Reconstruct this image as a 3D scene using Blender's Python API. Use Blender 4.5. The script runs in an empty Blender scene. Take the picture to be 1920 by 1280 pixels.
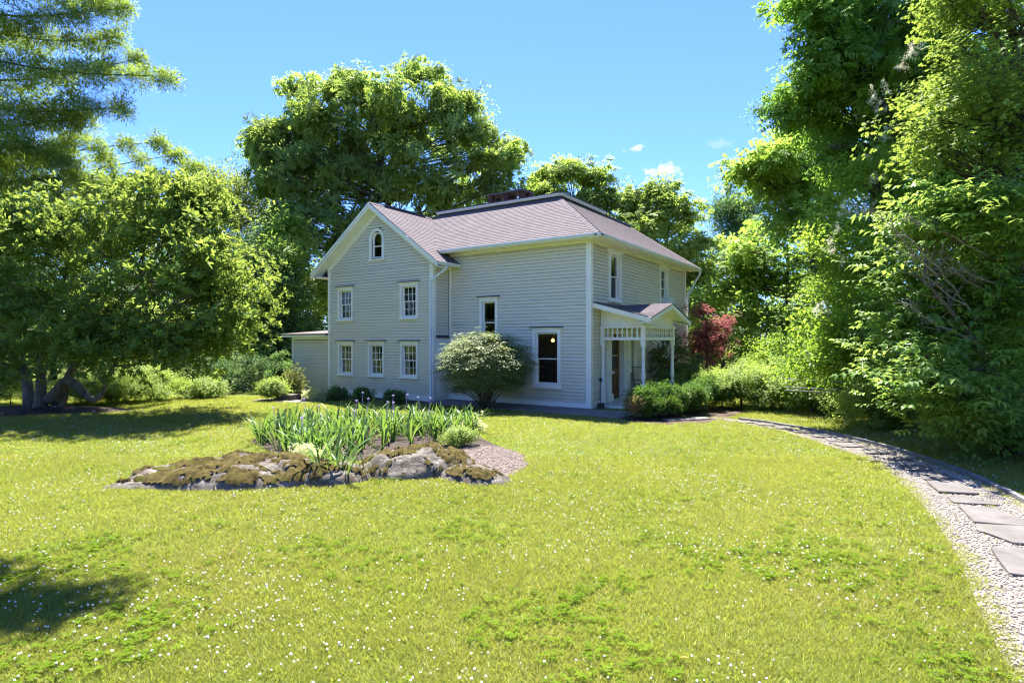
import bpy, math, random
import numpy as np
from mathutils import Vector, Matrix, noise as mnoise

SC = bpy.context.scene
COL = SC.collection
rng = np.random.default_rng(7)
random.seed(7)
R = math.radians

# ------------------------------------------------------------------ camera, sky, sun, exposure
F, CX, V0, EYE = 1100.0, 960.0, 641.0, 2.15      # photograph: focal length and principal point in its own pixels, eye height in metres
cam_data = bpy.data.cameras.new('camera')
cam = bpy.data.objects.new('camera', cam_data)
COL.objects.link(cam)
cam.location = (0, 0, EYE)
cam.rotation_euler = (R(90), 0, 0)
cam_data.sensor_width = 36
cam_data.lens = F / 1920 * 36
cam_data.shift_y = 0.0005
cam_data.clip_start = 0.05
cam_data.clip_end = 3000
SC.camera = cam

SUN_EL, SUN_AZ = R(64), R(-5)                    # azimuth measured from +Y (straight ahead) towards +X
sun_dir = Vector((math.sin(SUN_AZ) * math.cos(SUN_EL), math.cos(SUN_AZ) * math.cos(SUN_EL), math.sin(SUN_EL)))
world = bpy.data.worlds.new('World')
SC.world = world
world.use_nodes = True
wn, wl = world.node_tree.nodes, world.node_tree.links
wn.clear()
w_out = wn.new('ShaderNodeOutputWorld')
w_bg = wn.new('ShaderNodeBackground')
w_sky = wn.new('ShaderNodeTexSky')
w_sky.sky_type = 'NISHITA'
w_sky.sun_disc = False
w_sky.sun_elevation = SUN_EL
w_sky.sun_rotation = SUN_AZ
w_sky.altitude = 0
w_sky.air_density = 1.0
w_sky.dust_density = 0.1
w_sky.ozone_density = 4.0
w_bg.inputs['Strength'].default_value = 0.085

def sky_cloud(prev, u, v, wu, wv, scale, amount):
    """A small fair-weather cloud, fixed at its own bearing in the sky."""
    d = Vector(((u - CX) / F, 1.0, (V0 - v) / F)).normalized()
    right = Vector((d.y, -d.x, 0)).normalized()
    up = right.cross(d)
    geo = wn.new('ShaderNodeTexCoord')
    def dot(vec):
        n = wn.new('ShaderNodeVectorMath'); n.operation = 'DOT_PRODUCT'
        wl.new(geo.outputs['Generated'], n.inputs[0]); n.inputs[1].default_value = vec
        return n.outputs['Value']
    def math_(op, a, b):
        n = wn.new('ShaderNodeMath'); n.operation = op
        for i, x in enumerate((a, b)):
            if isinstance(x, (int, float)): n.inputs[i].default_value = x
            else: wl.new(x, n.inputs[i])
        return n.outputs[0]
    a = math_('POWER', math_('ABSOLUTE', math_('DIVIDE', dot(right), wu / F), 0), 2.0)
    b = math_('POWER', math_('ABSOLUTE', math_('DIVIDE', dot(up), wv / F), 0), 2.0)
    rad = math_('SQRT', math_('ADD', a, b), 0)
    nz = wn.new('ShaderNodeTexNoise'); nz.inputs['Scale'].default_value = scale; nz.inputs['Detail'].default_value = 6
    nz.inputs['Roughness'].default_value = 0.65
    wl.new(geo.outputs['Generated'], nz.inputs['Vector'])
    body = math_('ADD', math_('SUBTRACT', 1.0, rad), math_('MULTIPLY', math_('SUBTRACT', nz.outputs['Fac'], 0.55), 3.2))
    front = math_('GREATER_THAN', dot(d), 0.9)
    ramp = wn.new('ShaderNodeMapRange'); ramp.inputs['From Min'].default_value = 0.05; ramp.inputs['From Max'].default_value = 0.55
    ramp.inputs['To Max'].default_value = amount
    wl.new(math_('MULTIPLY', body, front), ramp.inputs['Value'])
    mx = wn.new('ShaderNodeMix'); mx.data_type = 'RGBA'
    wl.new(ramp.outputs[0], mx.inputs[0]); wl.new(prev, mx.inputs[6]); mx.inputs[7].default_value = (3.2, 3.3, 3.5, 1)
    return mx.outputs[2]

tint = wn.new('ShaderNodeMix'); tint.data_type = 'RGBA'; tint.blend_type = 'MULTIPLY'; tint.inputs[0].default_value = 1.0
wl.new(w_sky.outputs['Color'], tint.inputs[6]); tint.inputs[7].default_value = (0.43, 0.575, 0.98, 1)
sky_col = tint.outputs[2]
sky_col = sky_cloud(sky_col, 1250, 318, 50, 15, 42, 1.0)
sky_col = sky_cloud(sky_col, 1198, 278, 22, 8, 60, 0.7)
sky_col = sky_cloud(sky_col, 1350, 272, 26, 12, 50, 0.2)
wl.new(sky_col, w_bg.inputs['Color'])
wl.new(w_bg.outputs[0], w_out.inputs['Surface'])

sun_data = bpy.data.lights.new('sun', 'SUN')
sun_data.energy = 5.0
sun_data.angle = R(0.53)
sun_data.color = (1.0, 0.95, 0.86)
sun = bpy.data.objects.new('sun', sun_data)
COL.objects.link(sun)
sun.location = (0, 0, 40)
sun.rotation_euler = sun_dir.to_track_quat('Z', 'Y').to_euler()

SC.view_settings.view_transform = 'Standard'
SC.view_settings.look = 'None'
SC.view_settings.gamma = 1.0
SC.view_settings.use_curve_mapping = False
SC.view_settings.exposure = 2.15
SC.render.engine = 'CYCLES'
SC.cycles.max_bounces = 8
SC.cycles.diffuse_bounces = 5
SC.cycles.transmission_bounces = 6
SC.cycles.transparent_max_bounces = 12
SC.cycles.use_denoising = True
SC.cycles.denoiser = 'OPENIMAGEDENOISE'
SC.cycles.denoising_input_passes = 'RGB_ALBEDO_NORMAL'
SC.cycles.denoising_prefilter = 'ACCURATE'
SC.cycles.filter_width = 1.2

# ------------------------------------------------------------------ places
def at(u, v, y):
    return Vector(((u - CX) / F * y, y, EYE - (v - V0) / F * y))

def gnd(u, v, z=0.0):
    y = F * (EYE - z) / (v - V0)
    return Vector(((u - CX) / F * y, y, z))

CORNER = Vector((2.5004, 18.7104, 0))            # foot of the house corner nearest the camera
HROT = math.atan2(-0.55238, 0.83359)
HX = Vector((0.83359, -0.55238, 0)); HY = Vector((0.55238, 0.83359, 0))
def hw(x, y, z=0.0):                              # house axes to world
    return CORNER + HX * x + HY * y + Vector((0, 0, z))
def to_house(p):
    d = Vector((p[0], p[1], 0)) - CORNER
    return d.dot(HX), d.dot(HY)

# ------------------------------------------------------------------ objects, tags
def tag(o, label=None, category=None, group=None, kind=None):
    if label: o['label'] = label
    if category: o['category'] = category
    if group: o['group'] = group
    if kind: o['kind'] = kind
    return o

def empty(name, loc, rotz=0.0, **kw):
    o = bpy.data.objects.new(name, None)
    COL.objects.link(o)
    o.location = loc
    o.rotation_euler = (0, 0, rotz)
    o.empty_display_size = 0.2
    return tag(o, **kw)

def link_mesh(name, me, parent=None, **kw):
    o = bpy.data.objects.new(name, me)
    COL.objects.link(o)
    if parent is not None: o.parent = parent
    return tag(o, **kw)

class MB:
    """Collects faces and links them as one mesh object."""
    def __init__(self):
        self.v, self.f, self.tone, self.sm = [], [], [], []
    def add(self, verts, faces, tone=0.5, smooth=False):
        n = len(self.v)
        self.v.extend([tuple(p) for p in verts])
        for f in faces:
            self.f.append(tuple(i + n for i in f)); self.sm.append(smooth)
        self.tone.extend([tone] * len(verts))
        return self
    def hexa(self, p, tone=0.5):
        return self.add(p, [(0, 3, 2, 1), (4, 5, 6, 7), (0, 1, 5, 4), (1, 2, 6, 5), (2, 3, 7, 6), (3, 0, 4, 7)], tone)
    def box(self, x0, x1, y0, y1, z0, z1, tone=0.5):
        x0, x1 = min(x0, x1), max(x0, x1); y0, y1 = min(y0, y1), max(y0, y1); z0, z1 = min(z0, z1), max(z0, z1)
        return self.hexa([(x0, y0, z0), (x1, y0, z0), (x1, y1, z0), (x0, y1, z0), (x0, y0, z1), (x1, y0, z1), (x1, y1, z1), (x0, y1, z1)], tone)
    def slab(self, poly, vec, tone=0.5):
        """A polygon given thickness along vec."""
        n = len(poly); a = [Vector(p) for p in poly]; b = [p + Vector(vec) for p in a]
        faces = [tuple(range(n)), tuple(range(2 * n - 1, n - 1, -1))]
        for i in range(n):
            j = (i + 1) % n
            faces.append((i, i + n, j + n, j))
        return self.add(a + b, faces, tone)
    def tube(self, pts, rad, n=8, tone=0.5, cap=True):
        pts = [Vector(p) for p in pts]
        if isinstance(rad, (int, float)): rad = [rad] * len(pts)
        vs, fs = [], []
        t0 = (pts[1] - pts[0]).normalized()
        ref = Vector((0, 0, 1)) if abs(t0.z) < 0.9 else Vector((1, 0, 0))
        x = t0.cross(ref).normalized()
        for i, p in enumerate(pts):
            t = (pts[min(i + 1, len(pts) - 1)] - pts[max(i - 1, 0)]).normalized()
            x = (x - t * x.dot(t)).normalized(); y = t.cross(x)
            for k in range(n):
                a = 2 * math.pi * k / n
                vs.append(p + (x * math.cos(a) + y * math.sin(a)) * rad[i])
        for i in range(len(pts) - 1):
            for k in range(n):
                j = (k + 1) % n
                fs.append((i * n + k, i * n + j, (i + 1) * n + j, (i + 1) * n + k))
        if cap:
            fs.append(tuple(range(n - 1, -1, -1))); fs.append(tuple(range((len(pts) - 1) * n, len(pts) * n)))
        return self.add(vs, fs, tone, True)
    def lathe(self, prof, c, n=14, tone=0.5):
        """prof: (radius, z) rows from bottom to top about the vertical through c."""
        vs, fs = [], []
        for r, z in prof:
            for k in range(n):
                a = 2 * math.pi * k / n
                vs.append((c[0] + r * math.cos(a), c[1] + r * math.sin(a), c[2] + z))
        for i in range(len(prof) - 1):
            for k in range(n):
                j = (k + 1) % n
                fs.append((i * n + k, i * n + j, (i + 1) * n + j, (i + 1) * n + k))
        fs.append(tuple(range(n - 1, -1, -1))); fs.append(tuple(range((len(prof) - 1) * n, len(prof) * n)))
        return self.add(vs, fs, tone, True)
    def mesh(self, name, mat, off=(0, 0, 0)):
        me = bpy.data.meshes.new(name)
        ox, oy, oz = off
        v = self.v if off == (0, 0, 0) else [(a - ox, b - oy, c - oz) for a, b, c in self.v]
        me.from_pydata(v, [], self.f)
        me.polygons.foreach_set('use_smooth', self.sm)
        at_ = me.attributes.new('tone', 'FLOAT', 'POINT')
        at_.data.foreach_set('value', self.tone)
        if mat: me.materials.append(mat)
        me.update()
        return me
    def build(self, name, mat, parent=None, off=(0, 0, 0), **kw):
        return link_mesh(name, self.mesh(name, mat, off), parent, **kw)

def mesh_np(name, verts, faces_flat, nper, mat, tone=None, smooth=False):
    """A big mesh from numpy arrays whose faces all have nper corners."""
    me = bpy.data.meshes.new(name)
    nv = len(verts); nf = len(faces_flat) // nper
    me.vertices.add(nv); me.vertices.foreach_set('co', np.asarray(verts, np.float32).ravel())
    me.loops.add(len(faces_flat)); me.loops.foreach_set('vertex_index', np.asarray(faces_flat, np.int32))
    me.polygons.add(nf); me.polygons.foreach_set('loop_start', np.arange(0, nf * nper, nper, dtype=np.int32))
    if smooth: me.polygons.foreach_set('use_smooth', np.ones(nf, bool))
    me.update(calc_edges=True)
    if tone is not None:
        a = me.attributes.new('tone', 'FLOAT', 'POINT'); a.data.foreach_set('value', np.asarray(tone, np.float32))
    if mat: me.materials.append(mat)
    return me

# ------------------------------------------------------------------ materials
class NT:
    def __init__(self, name):
        self.m = bpy.data.materials.new(name); self.m.use_nodes = True
        self.t = self.m.node_tree; self.n = self.t.nodes; self.l = self.t.links
        self.n.clear(); self.out = self.n.new('ShaderNodeOutputMaterial')
    def node(self, typ, **kw):
        nd = self.n.new(typ)
        for k, v in kw.items(): setattr(nd, k, v)
        return nd
    def set(self, sock, x):
        if hasattr(x, 'is_output') and x.is_output: self.l.new(x, sock)
        elif isinstance(x, tuple) and len(x) == 3: sock.default_value = (*x, 1) if len(sock.default_value) == 4 else x
        else: sock.default_value = x
    def math(self, op, a, b=0.0, clamp=False):
        nd = self.node('ShaderNodeMath', operation=op, use_clamp=clamp)
        self.set(nd.inputs[0], a); self.set(nd.inputs[1], b)
        return nd.outputs[0]
    def mix(self, fac, a, b, blend='MIX'):
        nd = self.node('ShaderNodeMix', data_type='RGBA', blend_type=blend)
        self.set(nd.inputs[0], fac); self.set(nd.inputs[6], a); self.set(nd.inputs[7], b)
        return nd.outputs[2]
    def noise(self, scale, detail=4, rough=0.6, vec=None, out='Fac'):
        nd = self.node('ShaderNodeTexNoise')
        nd.inputs['Scale'].default_value = scale; nd.inputs['Detail'].default_value = detail; nd.inputs['Roughness'].default_value = rough
        self.l.new(vec if vec is not None else self.pos(), nd.inputs['Vector'])
        return nd.outputs[out]
    def voronoi(self, scale, out='Distance', vec=None, feature='F1'):
        nd = self.node('ShaderNodeTexVoronoi', feature=feature)
        nd.inputs['Scale'].default_value = scale
        self.l.new(vec if vec is not None else self.pos(), nd.inputs['Vector'])
        return nd.outputs[out]
    def pos(self):
        if not hasattr(self, '_pos'): self._pos = self.node('ShaderNodeNewGeometry').outputs['Position']
        return self._pos
    def scaled(self, sx, sy, sz, vec=None):
        nd = self.node('ShaderNodeVectorMath', operation='MULTIPLY')
        self.l.new(vec if vec is not None else self.pos(), nd.inputs[0]); nd.inputs[1].default_value = (sx, sy, sz)
        return nd.outputs[0]
    def attr(self, name, typ='GEOMETRY'):
        return self.node('ShaderNodeAttribute', attribute_name=name, attribute_type=typ).outputs['Fac']
    def rnd(self): return self.node('ShaderNodeObjectInfo').outputs['Random']
    def ramp(self, fac, lo, hi):
        nd = self.node('ShaderNodeMapRange', clamp=True)
        self.set(nd.inputs['Value'], fac); nd.inputs['From Min'].default_value = lo; nd.inputs['From Max'].default_value = hi
        return nd.outputs[0]
    def bump(self, h, strength=0.3, dist=0.01):
        nd = self.node('ShaderNodeBump'); nd.inputs['Strength'].default_value = strength; nd.inputs['Distance'].default_value = dist
        self.set(nd.inputs['Height'], h)
        return nd.outputs[0]
    def principled(self, col, rough=0.6, normal=None, spec=0.4, metal=0.0):
        p = self.node('ShaderNodeBsdfPrincipled')
        self.set(p.inputs['Base Color'], col); self.set(p.inputs['Roughness'], rough)
        p.inputs['Specular IOR Level'].default_value = spec; p.inputs['Metallic'].default_value = metal
        if normal is not None: self.l.new(normal, p.inputs['Normal'])
        self.l.new(p.outputs[0], self.out.inputs['Surface'])
        return self.m

def m_plain(name, c, rough=0.55, var=0.12, scale=3.0, bump=0.0, bscale=60, spec=0.4, dirt=None):
    t = NT(name)
    n = t.noise(scale, 5)
    col = t.mix(t.ramp(n, 0.3, 0.7), tuple(x * (1 - var) for x in c), tuple(min(1, x * (1 + var)) for x in c))
    if dirt is not None:
        col = t.mix(t.math('MULTIPLY', t.ramp(t.noise(0.9, 6, 0.7), 0.5, 0.85), 0.5), col, dirt)
    nm = t.bump(t.noise(bscale, 4), bump, 0.004) if bump else None
    return t.principled(col, rough, nm, spec)

LEAF = 1.75
def m_leaf(name, dark, light, trans=0.5, tcol=None, gloss=0.025, rough=0.45, patch=None):
    """Thin leaf: reflects and lets light through; each spray and each leaf has its own tone."""
    t = NT(name)
    tcol = tuple(min(1, x * y * LEAF) for x, y in zip(tcol, (1, 1, 1))) if tcol else None
    dark, light = tuple(min(.85, x * LEAF) for x in dark), tuple(min(.85, x * LEAF) for x in light)
    k = t.math('ADD', t.math('MULTIPLY', t.attr('rnd', 'INSTANCER'), 0.6), t.math('MULTIPLY', t.attr('tone'), 0.5), True)
    col = t.mix(k, dark, light)
    if patch:
        w = t.math('MULTIPLY', t.ramp(t.math('ADD', t.noise(0.45, 5, 0.65), t.math('MULTIPLY', t.noise(2.6, 3), 0.35)), 0.52, 0.80), 0.75)
        col = t.mix(w, col, patch)
    d = t.node('ShaderNodeBsdfDiffuse'); t.set(d.inputs['Color'], col)
    tr = t.node('ShaderNodeBsdfTranslucent')
    tc = tcol or tuple(min(1, x * y) for x, y in zip(light, (1.75, 1.85, 1.35)))
    t.set(tr.inputs['Color'], t.mix(k, tuple(x * 0.7 for x in tc), tc))
    m1 = t.node('ShaderNodeMixShader'); m1.inputs[0].default_value = trans
    t.l.new(d.outputs[0], m1.inputs[1]); t.l.new(tr.outputs[0], m1.inputs[2])
    g = t.node('ShaderNodeBsdfGlossy'); g.inputs['Roughness'].default_value = rough
    m2 = t.node('ShaderNodeMixShader'); m2.inputs[0].default_value = gloss
    t.l.new(m1.outputs[0], m2.inputs[1]); t.l.new(g.outputs[0], m2.inputs[2])
    t.l.new(m2.outputs[0], t.out.inputs['Surface'])
    return t.m

def m_siding(name, c):
    t = NT(name)
    k = t.math('ADD', t.rnd(), 0.0)
    n = t.noise(2.2, 6, 0.65, t.scaled(0.6, 0.6, 3.0))
    col = t.mix(t.ramp(n, 0.3, 0.75), tuple(x * 0.93 for x in c), tuple(x * 1.05 for x in c))
    col = t.mix(k, col, tuple(x * 0.95 for x in c))
    grime = t.ramp(t.noise(5.0, 8, 0.75, t.scaled(1, 1, 0.35)), 0.58, 0.8)
    col = t.mix(t.math('MULTIPLY', grime, 0.32), col, (0.30, 0.28, 0.24))
    zz = t.node('ShaderNodeSeparateXYZ'); t.l.new(t.pos(), zz.inputs[0])      # soil splashed on the lowest boards by rain
    splash = t.math('MULTIPLY', t.ramp(t.math('SUBTRACT', t.math('ADD', 0.55, t.math('MULTIPLY', t.noise(3.0, 6, 0.7), 0.9)), zz.outputs[2]), 0.25, 1.1), 0.42)
    col = t.mix(splash, col, (0.33, 0.27, 0.20))
    return t.principled(col, 0.55, t.bump(t.noise(24, 5, 0.6, t.scaled(0.3, 0.3, 6)), 0.12, 0.004), 0.35)

def m_shingle(name, c):
    t = NT(name)
    k = t.math('ADD', t.math('MULTIPLY', t.attr('tone'), 0.7), t.math('MULTIPLY', t.rnd(), 0.3))
    col = t.mix(k, tuple(x * 0.55 for x in c), tuple(x * 1.3 for x in c))
    col = t.mix(t.ramp(t.noise(420, 2, 0.7), 0.35, 0.7), tuple(x * 0.7 for x in c), col)
    col = t.mix(t.math('MULTIPLY', t.ramp(t.noise(0.6, 6), 0.45, 0.8), 0.3), col, tuple(x * 0.6 for x in c))
    return t.principled(col, 0.9, t.bump(t.noise(300, 3), 0.5, 0.003), 0.15)

def m_bark(name, c, scale=9):
    t = NT(name)
    n = t.noise(scale, 7, 0.7, t.scaled(1, 1, 0.25))
    col = t.mix(t.ramp(n, 0.35, 0.68), tuple(x * 0.45 for x in c), tuple(x * 1.3 for x in c))
    return t.principled(col, 0.9, t.bump(n, 0.9, 0.03), 0.15)

def m_glass(name):
    t = NT(name)
    lw = t.node('ShaderNodeLayerWeight'); lw.inputs['Blend'].default_value = 0.5
    fr = t.math('ADD', 0.045, t.math('MULTIPLY', t.math('POWER', lw.outputs['Facing'], 5.0), 0.9))
    wob = t.bump(t.noise(3.0, 2), 0.05, 0.02)
    tr = t.node('ShaderNodeBsdfTransparent'); tr.inputs['Color'].default_value = (0.88, 0.92, 0.9, 1)
    gl = t.node('ShaderNodeBsdfGlossy'); gl.inputs['Roughness'].default_value = 0.015
    t.l.new(wob, gl.inputs['Normal'])
    mx = t.node('ShaderNodeMixShader')
    t.l.new(t.math('MULTIPLY', fr, 0.9, True), mx.inputs[0])
    t.l.new(tr.outputs[0], mx.inputs[1]); t.l.new(gl.outputs[0], mx.inputs[2]); t.l.new(mx.outputs[0], t.out.inputs['Surface'])
    return t.m

def m_emit(name, c, s):
    t = NT(name)
    e = t.node('ShaderNodeEmission'); t.set(e.inputs['Color'], c); e.inputs['Strength'].default_value = s
    t.l.new(e.outputs[0], t.out.inputs['Surface'])
    return t.m

def m_lawn(name):
    t = NT(name)
    a = t.ramp(t.noise(0.35, 5, 0.6), 0.35, 0.68)
    b = t.ramp(t.noise(2.4, 5, 0.65), 0.3, 0.72)
    col = t.mix(a, (0.080, 0.125, 0.010), (0.150, 0.165, 0.034))
    col = t.mix(t.math('MULTIPLY', b, 0.5), col, (0.05, 0.085, 0.012))
    col = t.mix(t.math('MULTIPLY', t.ramp(t.noise(60, 3, 0.7), 0.4, 0.7), 0.45), col, (0.17, 0.19, 0.05))
    return t.principled(col, 0.9, t.bump(t.noise(90, 4, 0.7), 0.8, 0.03), 0.1)

def m_gravel(name, tones, scale):
    t = NT(name)
    nd = t.node('ShaderNodeTexVoronoi'); nd.inputs['Scale'].default_value = scale
    t.l.new(t.pos(), nd.inputs['Vector'])
    w = t.node('ShaderNodeSeparateColor'); t.l.new(nd.outputs['Color'], w.inputs[0])
    col = t.mix(w.outputs[0], tones[0], tones[1])
    col = t.mix(t.ramp(w.outputs[1], 0.75, 0.95), col, tones[2])
    nm = t.bump(t.math('SUBTRACT', 1.0, nd.outputs['Distance']), 1.0, 0.02)
    return t.principled(col, 0.85, nm, 0.2)

def m_pebble(name, tones):
    t = NT(name)
    k = t.attr('rnd', 'INSTANCER')
    col = t.mix(k, tones[0], tones[1])
    col = t.mix(t.ramp(k, 0.85, 0.93), col, tones[2])
    return t.principled(t.mix(t.ramp(t.noise(60, 4), 0.3, 0.7), col, tones[1]), 0.7, None, 0.3)

def m_rock(name):
    t = NT(name)
    n = t.noise(5, 9, 0.72, t.scaled(1, 1, 2.2))
    col = t.mix(t.ramp(n, 0.38, 0.62), (0.075, 0.062, 0.050), (0.215, 0.190, 0.160))
    col = t.mix(t.ramp(t.noise(9, 7, 0.7), 0.52, 0.66), col, (0.32, 0.295, 0.265))
    col = t.mix(t.math('MULTIPLY', t.ramp(t.noise(3, 5), 0.5, 0.7), 0.6), col, (0.085, 0.06, 0.035))
    return t.principled(col, 0.85, t.bump(t.noise(22, 8, 0.75), 0.9, 0.05), 0.2)

def m_moss(name):
    t = NT(name)
    col = t.mix(t.ramp(t.noise(14, 6, 0.7), 0.35, 0.65), (0.05, 0.040, 0.013), (0.175, 0.138, 0.052))
    col = t.mix(t.ramp(t.noise(4, 4), 0.55, 0.7), col, (0.10, 0.11, 0.02))
    return t.principled(col, 0.95, t.bump(t.noise(70, 6, 0.8), 1.0, 0.04), 0.05)

def m_stone(name, c, var=0.2):
    t = NT(name)
    col = t.mix(t.ramp(t.noise(2.5, 7, 0.65), 0.3, 0.7), tuple(x * (1 - var) for x in c), tuple(x * (1 + var) for x in c))
    col = t.mix(t.math('MULTIPLY', t.rnd(), 0.5), col, tuple(x * 0.75 for x in c))
    col = t.mix(t.math('MULTIPLY', t.ramp(t.noise(120, 2), 0.55, 0.8), 0.3), col, tuple(x * 1.5 for x in c))
    return t.principled(col, 0.8, t.bump(t.noise(14, 8, 0.7), 0.35, 0.02), 0.25)

M = {}
M['siding'] = m_siding('siding_paint', (0.71, 0.645, 0.505))
M['trim'] = m_plain('trim_paint', (0.86, 0.82, 0.73), 0.45, 0.05, 2.0, 0.1, 40, 0.4, (0.55, 0.53, 0.45))
M['soffit'] = m_plain('soffit_paint', (0.84, 0.81, 0.72), 0.5, 0.05, 2.0)
M['sheathing'] = m_plain('lap_shade_backing', (0.10, 0.095, 0.085), 0.9, 0.1)  # dark colour behind the board joints stands in for shade under the lips
M['gutter'] = m_plain('gutter_enamel', (0.72, 0.74, 0.74), 0.3, 0.05, 3.0)
M['shingle'] = m_shingle('roof_shingle', (0.165, 0.139, 0.149))
M['lead'] = m_plain('lead_flashing', (0.07, 0.06, 0.07), 0.5, 0.2)
M['brick'] = m_plain('chimney_brick', (0.085, 0.040, 0.038), 0.85, 0.4, 18, 0.4, 90, 0.2)
M['mortar'] = m_plain('mortar', (0.13, 0.10, 0.095), 0.9, 0.2, 20)
M['slate'] = m_plain('slate_cap', (0.10, 0.09, 0.09), 0.7, 0.25, 8, 0.3, 40)
M['glass'] = m_glass('window_glass')
M['interior'] = m_plain('interior_plaster', (0.30, 0.27, 0.23), 0.8, 0.1)
M['interior_dark'] = m_plain('interior_dark_wood', (0.04, 0.03, 0.025), 0.7, 0.2)
M['curtain'] = m_plain('curtain_cloth', (0.48, 0.40, 0.30), 0.9, 0.12, 12)
M['oak'] = m_bark('door_wood', (0.22, 0.12, 0.065), 14)
M['brass'] = m_plain('brass', (0.45, 0.30, 0.10), 0.35, 0.1)
M['porch_floor'] = m_plain('porch_floor_paint', (0.40, 0.41, 0.41), 0.5, 0.1, 6)
M['iron'] = m_plain('dark_iron', (0.03, 0.028, 0.026), 0.55, 0.3, 20)
M['mat'] = m_plain('coir_mat', (0.13, 0.075, 0.05), 0.95, 0.3, 60, 0.8, 200, 0.05)
M['chairwood'] = m_plain('dark_chair_wood', (0.045, 0.03, 0.022), 0.5, 0.25, 15)
M['canvas'] = m_plain('cream_canvas', (0.50, 0.42, 0.30), 0.9, 0.12, 40, 0.3, 200)
M['ac'] = m_plain('white_plastic', (0.60, 0.62, 0.60), 0.45, 0.05)
M['bark'] = m_bark('bark', (0.10, 0.085, 0.065))
M['greybark'] = m_bark('grey_bark', (0.19, 0.165, 0.13))
M['deadwood'] = m_bark('dead_twig', (0.30, 0.27, 0.22), 20)
M['mulch'] = m_gravel('mulch', ((0.04, 0.027, 0.02), (0.08, 0.052, 0.038), (0.13, 0.09, 0.065)), 28)
M['darkmulch'] = m_gravel('dark_mulch', ((0.02, 0.015, 0.012), (0.05, 0.035, 0.028), (0.09, 0.06, 0.05)), 28)
M['gravel'] = m_gravel('path_gravel', ((0.16, 0.135, 0.115), (0.25, 0.225, 0.20), (0.07, 0.055, 0.045)), 42)
M['pebble'] = m_pebble('pebble', ((0.27, 0.225, 0.18), (0.42, 0.37, 0.315), (0.11, 0.088, 0.07)))
M['bedgravel'] = m_gravel('bed_gravel', ((0.10, 0.075, 0.06), (0.18, 0.145, 0.125), (0.06, 0.04, 0.033)), 34)
M['bedpebble'] = m_pebble('bed_pebble', ((0.14, 0.10, 0.082), (0.26, 0.21, 0.185), (0.09, 0.06, 0.05)))
M['flag'] = m_stone('bluestone', (0.120, 0.108, 0.102), 0.35)
M['walkslab'] = m_stone('walk_bluestone', (0.17, 0.155, 0.155))
M['terrace'] = m_stone('pale_terrace_stone', (0.20, 0.17, 0.155))
M['edging'] = m_plain('grey_timber', (0.17, 0.165, 0.175), 0.8, 0.25, 6, 0.4, 50)
M['lawn'] = m_lawn('lawn_turf')
M['rock'] = m_rock('mica_schist')
M['moss'] = m_moss('brown_moss')
M['pole'] = m_bark('weathered_pole', (0.16, 0.14, 0.12), 8)
M['cable'] = m_plain('cable', (0.30, 0.30, 0.31), 0.5)
# leaves: dark and light tone of the species
L = {}
L['walnut'] = m_leaf('walnut_leaf', (0.034, 0.082, 0.016), (0.105, 0.170, 0.028))
L['walnut_far'] = m_leaf('hickory_leaf', (0.048, 0.090, 0.022), (0.150, 0.190, 0.045))
L['magnolia'] = m_leaf('magnolia_leaf', (0.026, 0.068, 0.014), (0.088, 0.145, 0.026), 0.5, (0.22, 0.28, 0.045))
L['olive'] = m_leaf('oak_leaf', (0.050, 0.076, 0.018), (0.120, 0.140, 0.036))
L['yellow'] = m_leaf('locust_leaf', (0.055, 0.110, 0.018), (0.150, 0.205, 0.040))
L['maple'] = m_leaf('maple_leaf', (0.042, 0.098, 0.014), (0.140, 0.190, 0.022), 0.5, (0.24, 0.31, 0.05))
L['dogwood'] = m_leaf('dogwood_leaf', (0.035, 0.095, 0.020), (0.095, 0.165, 0.022), 0.5, (0.23, 0.32, 0.055))
L['lilac'] = m_leaf('lilac_leaf', (0.045, 0.095, 0.012), (0.125, 0.18, 0.022))
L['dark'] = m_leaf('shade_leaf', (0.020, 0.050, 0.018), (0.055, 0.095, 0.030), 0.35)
L['needle'] = m_leaf('yew_needle', (0.045, 0.082, 0.018), (0.125, 0.160, 0.030), 0.48, None, 0.012)
L['redmaple'] = m_leaf('red_maple_leaf', (0.10, 0.035, 0.038), (0.24, 0.10, 0.10), 0.45, (0.34, 0.11, 0.11))
L['bush'] = m_leaf('euonymus_leaf', (0.050, 0.090, 0.020), (0.19, 0.225, 0.07), 0.32, (0.24, 0.28, 0.06), 0.09, 0.6)  # light tone paled to carry the sun glare on the bush
L['box'] = m_leaf('boxwood_leaf', (0.022, 0.055, 0.010), (0.065, 0.115, 0.018), 0.3)
L['weed'] = m_leaf('weed_leaf', (0.065, 0.110, 0.024), (0.165, 0.205, 0.050))
L['hydrangea'] = m_leaf('hydrangea_leaf', (0.030, 0.065, 0.022), (0.075, 0.12, 0.035))
L['pale'] = m_leaf('variegated_leaf', (0.16, 0.19, 0.08), (0.38, 0.40, 0.22), 0.35)
L['rhodo'] = m_leaf('azalea_leaf', (0.040, 0.055, 0.018), (0.10, 0.105, 0.035))
L['grass'] = m_leaf('grass_blade', (0.062, 0.105, 0.008), (0.150, 0.165, 0.028), 0.5, (0.26, 0.285, 0.036), 0.03, 0.5, (0.30, 0.25, 0.075))
L['clover'] = m_leaf('clover_leaf', (0.044, 0.086, 0.008), (0.100, 0.140, 0.014), 0.42, None, 0.0)
L['iris'] = m_leaf('iris_leaf', (0.034, 0.085, 0.020), (0.085, 0.150, 0.032), 0.42, (0.15, 0.24, 0.035), 0.035, 0.4)
L['bloom'] = m_leaf('cream_blossom', (0.45, 0.40, 0.26), (0.70, 0.64, 0.45), 0.35, (0.6, 0.55, 0.38))
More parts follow.
